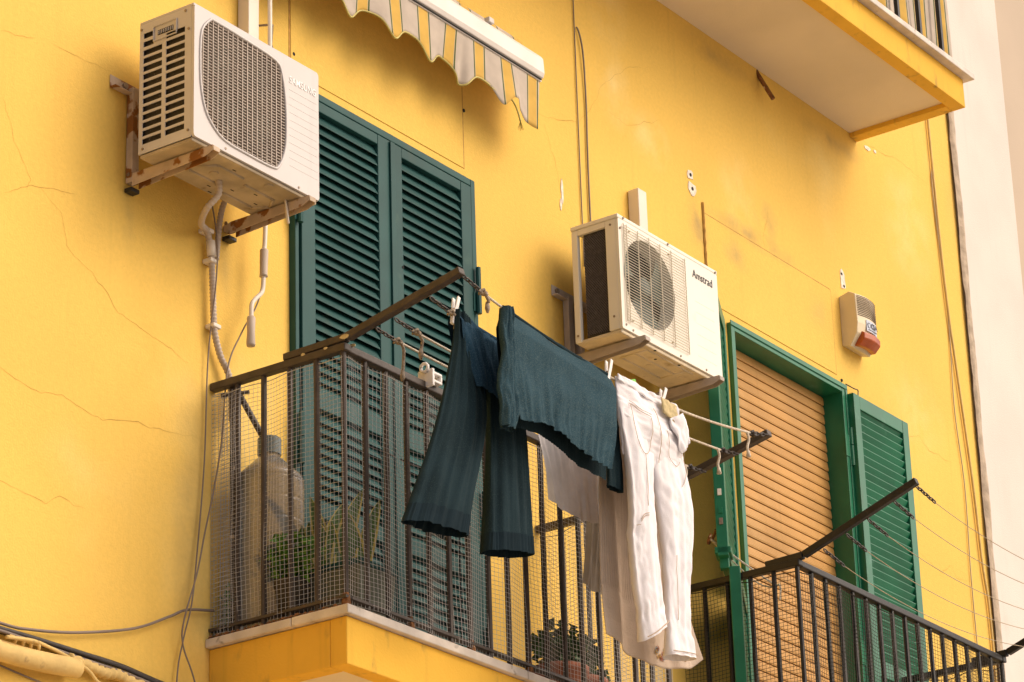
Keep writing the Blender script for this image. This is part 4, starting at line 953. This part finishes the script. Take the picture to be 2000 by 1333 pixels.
# white jeans on the outer line
J = thing('white_jeans', (.70, YL[0], -1.31), 'white jeans with tan stitching pegged by the waistband', 'jeans')
Y = YL[0]
wr = lambda sd: addf(nf(3.5, 1.8, .016, sd), nf(8, 3.0, .005, sd+5), nf(4, 11, .004, sd+9), nf(10, 18, .0026, sd+13), nf(30, 30, .0015, sd+17), lambda u, v, s=1: .006*noise.noise(Vector((u*6+v*14, sd, v*20-u*5)))*max(0, noise.noise(Vector((u*2, v*5, sd+3)))*2.5))
mb = MB(); tubeleg(mb, [(.488,-.334),(.495,-.42),(.505,-.50),(.520,-.62)], [(.878,-.352),(.892,-.40),(.915,-.50),(.920,-.62)], Y-.006, lambda v: (.010+.022*min(1, v*2))*(1-.75*max(0, (v-.55)/.45)), 96, 60, wr(3), .7)
mb.build('hips', 'denim', J, smooth=True)
LL = [(.500,-.45),(.512,-.56),(.530,-.70),(.537,-.83),(.540,-.964),(.556,-1.08),(.571,-1.199),(.572,-1.300)]; LR = [(.712,-.45),(.722,-.545),(.708,-.63),(.698,-.716),(.690,-.85),(.690,-.949),(.704,-1.12),(.718,-1.205)]
mb = MB(); tubeleg(mb, LL, LR, Y-.012, lambda v: .010+.019*min(1, v*4)-.003*v+.010*max(0, v-.9)*10, 72, 150, wr(23), .75); lg1 = mb.build('leg', 'denim', J, smooth=True)
RL = [(.704,-.45),(.706,-.545),(.720,-.66),(.733,-.74),(.755,-.86),(.764,-.94),(.760,-1.10),(.752,-1.20),(.736,-1.310)]; RR = [(.902,-.45),(.920,-.56),(.936,-.66),(.944,-.74),(.934,-.86),(.915,-.986),(.902,-1.09),(.898,-1.17),(.914,-1.287)]
mb = MB(); tubeleg(mb, RL, RR, Y-.002, lambda v: .010+.020*min(1, v*4)-.003*v+.012*max(0, v-.9)*10, 72, 150, wr(37), .75); lg2 = mb.build('leg', 'denim', J, smooth=True)
# waistband flap, label, seams, pockets
mb = MB(); sheet(mb, [(.488,-.328),(.490,-.352)], [(.872,-.338),(.884,-.385)], Y-.020, 60, 4, addf(nf(9, 1, .016, 9)), None, 0); mb.build('waistband', 'denim', J, smooth=True, solid=.006)
mb = MB(); sheet(mb, [(.735,-.348),(.745,-.405)], [(.838,-.352),(.838,-.425)], Y-.040, 10, 6, nf(4, 2, .008, 3)); mb.build('waist_label', 'label', J, smooth=True, solid=.004)
mb = MB(); sheet(mb, [(.78,-.42),(.81,-.47),(.855,-.535)], [(.875,-.37),(.898,-.43),(.905,-.48)], Y-.046, 14, 14, nf(4, 3, .014, 23)); mb.build('fly_flap', 'denim', J, smooth=True, solid=.004)
def surf(x, z, objs):
    best = None; bd = 1e9
    for o in objs:
        for q in o.data.vertices:
            dx = q.co.x+WL[o].x-x; dz = q.co.z+WL[o].z-z; d = dx*dx+dz*dz
            if d < .00035:
                yy = q.co.y+WL[o].y
                if best is None or yy < best: best = yy
    return best if best is not None else Y-.045
JO = [bpy.data.objects[o.name] for o in (lg1, lg2, [c_ for c_ in J.children if c_.name.startswith('hips')][0])]
def seam(pts, r_=.0012, name='stitching'):
    pp = sm(pts); out = [Vector((x, surf(x, z, JO)-.0015, z)) for x, z in pp[::2]]
    MB().tube(out, r_, 4).build(name, 'stitch', J)
for pts in ([(.545,-.415),(.60,-.428),(.665,-.437)], [(.545,-.425),(.60,-.438),(.662,-.447)], [(.548,-.43),(.562,-.56),(.602,-.605),(.655,-.565),(.662,-.45)],
            [(.602,-.605),(.60,-.72),(.605,-.80)], [(.885,-.50),(.895,-.56),(.885,-.62),(.862,-.655)], [(.765,-.47),(.785,-.56),(.83,-.585),(.862,-.56)],
            [(.70,-.40),(.708,-.47),(.716,-.55),(.725,-.60)], [(.80,-.93),(.80,-1.05),(.795,-1.17)], [(.563,-.86),(.585,-.835),(.61,-.825)], [(.563,-.868),(.585,-.843),(.61,-.833)], [(.545,-.885),(.56,-.880)]):
    seam(pts)
for Lp, Rp, yy in ((LL, LR, -.055), (RL, RR, -.05)):
    a = poly_at(Lp, .985); b = poly_at(Rp, .985)
    seam([a, ((a[0]+b[0])/2, (a[1]+b[1])/2), b], .0018, 'hem_stitching')

# pegs
def peg(x, k, m, label, tilt=0, dz=0, yoff=0):
    z = lz(k, x)+dz; p = thing('clothes_peg', (x, YL[k], z), label, 'clothes peg')
    Mx = Matrix.Translation((x, YL[k]+yoff, z)) @ Matrix.Rotation(tilt, 4, 'Y')
    for s_ in (-1, 1):
        mb = MB(); pr = [(-.050, .0025), (-.014, .004), (.006, .0055), (.026, .0085), (.058, .0105)]
        vs = []
        for zz, yy in pr:
            for dx in (-.0075, .0075): vs += [(dx, s_*(yy-.002), zz), (dx, s_*(yy+.003), zz)]
        fs = []
        for i in range(len(pr)-1):
            o_ = i*4; fs += [(o_, o_+1, o_+5, o_+4), (o_+2, o_+6, o_+7, o_+3), (o_, o_+4, o_+6, o_+2), (o_+1, o_+3, o_+7, o_+5)]
        fs += [(0, 2, 3, 1), (16, 17, 19, 18)]
        mb.add(vs, fs); mb.xf(Mx); mb.build('prong', m, p, bevel=.001)
    mb = MB(); mb.tube([(-.007, 0, .006), (.007, 0, .006)], .006, 8); mb.xf(Mx); mb.build('spring', 'screw', p)
peg(-.284, 1, 'peg', 'white peg holding the teal trousers', .25, .012)
peg(.452, 0, 'peg', 'white peg at the right end of the teal jumper', .2, .006)
peg(.800, 0, 'peg', 'white peg on the right of the jeans waistband', .35, .004)
peg(.560, 0, 'pegg', 'green peg on the left of the jeans waistband', 1.2, .008)

# ================================================================== balcony contents
# white pulley clamp on the handrail
C_ = thing('line_pulley', (.04, -.60, -.37), 'small white plastic pulley clamped on the brown handrail', 'pulley')
MB().box((.02, -.575, -.376), (.085, -.625, -.366)).box((.02, -.575, -.335), (.085, -.625, -.345)).box((.075, -.575, -.366), (.085, -.625, -.345)).box((.018, -.632, -.395), (.03, -.566, -.33)).build('clamp', 'peg', C_, bevel=.003)
MB().tube([(.012, -.60+.016*math.cos(t*.7), -.325+.016*math.sin(t*.7)) for t in range(10)], .006, 6).build('ring', 'peg', C_, smooth=True)
# leaning metal stand
G = thing('metal_stand', (-.40, -.08, -1.31), 'dark folded metal stand standing against the wall behind the net', 'stand')
MB().tube([(-.398, -.08, -1.305), (-.410, -.08, -.36)], .0145, 10).build('post', 'iron', G, smooth=True)
MB().tube([(-.405, -.085, -.395), (-.26, -.09, -.54), (-.20, -.10, -.62)], .011, 8).build('brace', 'iron', G, smooth=True)
MB().tube([(-.44, -.05, -.428), (-.36, -.11, -.405)], .007, 6).build('cross_pin', 'iron', G)
for z in (-.70, -.95): MB().tube([(-.402, -.08, z-.006), (-.402, -.08, z+.006)], .018, 10).build('collar', 'conduit', G)
# water jug
Jg = thing('plastic_jug', (-.298, -.15, -1.30), 'large cloudy plastic water jug on the balcony floor', 'jug')
pf = [(.0, -1.308), (.108, -1.308), (.120, -1.29)]
z = -1.26
while z < -.75:
    pf += [(.122, z), (.122, z+.004), (.122, z+.030), (.122, z+.060), (.122, z+.064), (.1205, z+.067), (.1205, z+.070)]; z += .075
pf += [(.122, -.735), (.112, -.715), (.075, -.68), (.05, -.655), (.038, -.645), (.036, -.585)]
mb = MB(); mb.lathe(pf, (-.298, -.150, 0), 28); mb.build('body', 'jug', Jg, smooth=True)
MB().tube([(-.298, -.150, -.635), (-.298, -.150, -.575), (-.298, -.150, -.57)], [.042, .042, .036], 16).build('neck', 'neck', Jg)
# planter with snake plant
Pl = thing('planter_box', (-.21, -.37, -1.305), 'green-grey plastic planter box in the balcony corner', 'planter')
v8 = []
for z, e in ((-1.305, .0), (-1.115, .016)):
    v8 += [(-.295-e, -.535-e, z), (-.125+e, -.535-e, z), (-.125+e, -.195+e, z), (-.295-e, -.195+e, z)]
MB().add(v8, [(0,3,2,1), (0,1,5,4), (1,2,6,5), (2,3,7,6), (3,0,4,7)]).build('box', 'planter', Pl)
MB().box((-.318, -.558, -1.118), (-.102, -.545, -1.10)).box((-.318, -.185, -1.118), (-.102, -.172, -1.10)).box((-.318, -.5445, -1.118), (-.305, -.1855, -1.10)).box((-.115, -.5445, -1.118), (-.102, -.1855, -1.10)).build('rim', 'teal', Pl)
MB().box((-.304, -.544, -1.14), (-.116, -.186, -1.125)).build('soil', 'pot', Pl)
Sn = thing('snake_plant', (-.21, -.37, -1.12), 'snake plant with yellow edged sword leaves behind the net', 'plant')
rnd = random.Random(11)
for i in range(13):
    bx_, by_ = -.23+rnd.uniform(-.05, .05), -.50+.29*i/12; L = rnd.uniform(.20, .34); an = rnd.uniform(0, 6.28); ln_ = rnd.uniform(.05, .5); w_ = rnd.uniform(.026, .040)
    dirx, diry = math.cos(an)*ln_, math.sin(an)*ln_; vs = []; ve = []; n = 8
    ax_ = Vector((.57, -.82, 0)).normalized()
    for j in range(n+1):
        t = j/n; c_ = Vector((bx_+dirx*L*t*(.5+.5*t), by_+diry*L*t*(.5+.5*t), -1.13+L*t)); hw = w_*math.sin(math.pi*(.22+.78*t))**.7*(1 if t < .98 else .1)
        aa = ax_ + Vector((0, 0, .2*math.sin(t*3+i)))
        vs += [c_-aa*hw*.76, c_+Vector((.004, .006, 0)), c_+aa*hw*.76]; ve += [c_-aa*hw, c_-aa*hw*.74, c_+aa*hw*.74, c_+aa*hw]
    lf = MB().add(vs, [(j*3+q, j*3+q+1, j*3+q+4, j*3+q+3) for j in range(n) for q in (0, 1)]).build('leaf', 'sansm', Sn, smooth=True)
    MB().add(ve, [(j*4+q, j*4+q+1, j*4+q+5, j*4+q+4) for j in range(n) for q in (0, 2)]).build('leaf_edge', 'sansy', lf)
def bush(name, c, rx, ry, rz, n, m, label, leaf=.022, seed=1, stems=True, group=None, flower=None):
    rnd = random.Random(seed); t = thing(name, (c[0], c[1], c[2]-rz), label, 'plant', group)
    mb = MB(); st = MB()
    for i in range(n):
        th = rnd.uniform(0, 6.28); ph = rnd.uniform(-1, 1); q = rnd.random()**.4; s_ = math.sqrt(max(0, 1-ph*ph))
        p = Vector((c[0]+rx*q*s_*math.cos(th), c[1]+ry*q*s_*math.sin(th), c[2]+rz*q*ph))
        a = Vector((rnd.uniform(-1, 1), rnd.uniform(-1, 1), rnd.uniform(-.4, 1))).normalized(); b = a.cross(Vector((rnd.uniform(-1, 1), rnd.uniform(-1, 1), 1))).normalized(); L = leaf*rnd.uniform(.7, 1.3)
        nn = a.cross(b)*L*.25
        mb.add([p, p+a*L*.5+b*L*.5-nn, p+a*L, p+a*L*.5-b*L*.5-nn, p+a*L*.5], [(0, 1, 4), (1, 2, 4), (2, 3, 4), (3, 0, 4)])
        if stems and i % 6 == 0: st.tube(spline([(c[0]+rnd.uniform(-.02, .02), c[1]+rnd.uniform(-.02, .02), c[2]-rz), (c[0]*.6+p.x*.4, c[1]*.6+p.y*.4, p.z*.5+(c[2]-rz)*.5), p], 4), .0018, 4)
    mb.build('foliage', m, t, normals=False)
    if stems: st.build('stems', m, t)
    if flower:
        for i in range(flower):
            p = Vector((c[0]+rnd.uniform(-rx, rx)*.5, c[1]-ry*.6, c[2]+rnd.uniform(-rz, rz)*.4)); f_ = MB()
            f_.tube([p, p+Vector((0, -.008, .0)), p+Vector((0, -.012, 0))], [.004, .013, .006], 7); f_.build('flower', 'flower', t)
    return t
bush('trailing_plant', (-.368, -.30, -1.075), .055, .14, .085, 260, 'leaf', 'bright green leafy plant spilling from the dark pot beside the planter', .036, 3, flower=2)
P2 = thing('flower_pot', (-.365, -.305, -1.305), 'dark round pot standing between the jug and the planter box', 'pot')
mb = MB(); mb.lathe([(.0, -1.305), (.045, -1.305), (.060, -1.17), (.066, -1.165), (.066, -1.15), (.056, -1.152), (.0, -1.16)], (-.365, -.305, 0), 18); mb.build('body', 'pot', P2, smooth=True)
bush('small_plant', (-.385, -.06, -1.20), .035, .05, .10, 80, 'leaf', 'small leafy plant low in the corner by the wall', .026, 8)
for i, (x, y) in enumerate(((1.24, -.30), (1.43, -.26))):
    p = thing('terracotta_pot', (x, y, -1.305), ('left' if i == 0 else 'right')+' red-brown pot under the dark shrubs behind the net', 'pot', 'pots at the right end of the balcony')
    mb = MB(); mb.lathe([(.0, -1.305), (.07, -1.305), (.10, -1.12), (.11, -1.115), (.11, -1.09), (.095, -1.092), (.0, -1.10)], (x, y, 0), 18); mb.build('body', 'terra', p, smooth=True)
    bush('dark_shrub', (x, y, -1.03), .12, .10, .105, 170, 'leafd', ('left' if i == 0 else 'right')+' dark green shrub behind the net below the laundry', .05, 20+i, group='shrubs at the right end of the balcony')
MB_ = None
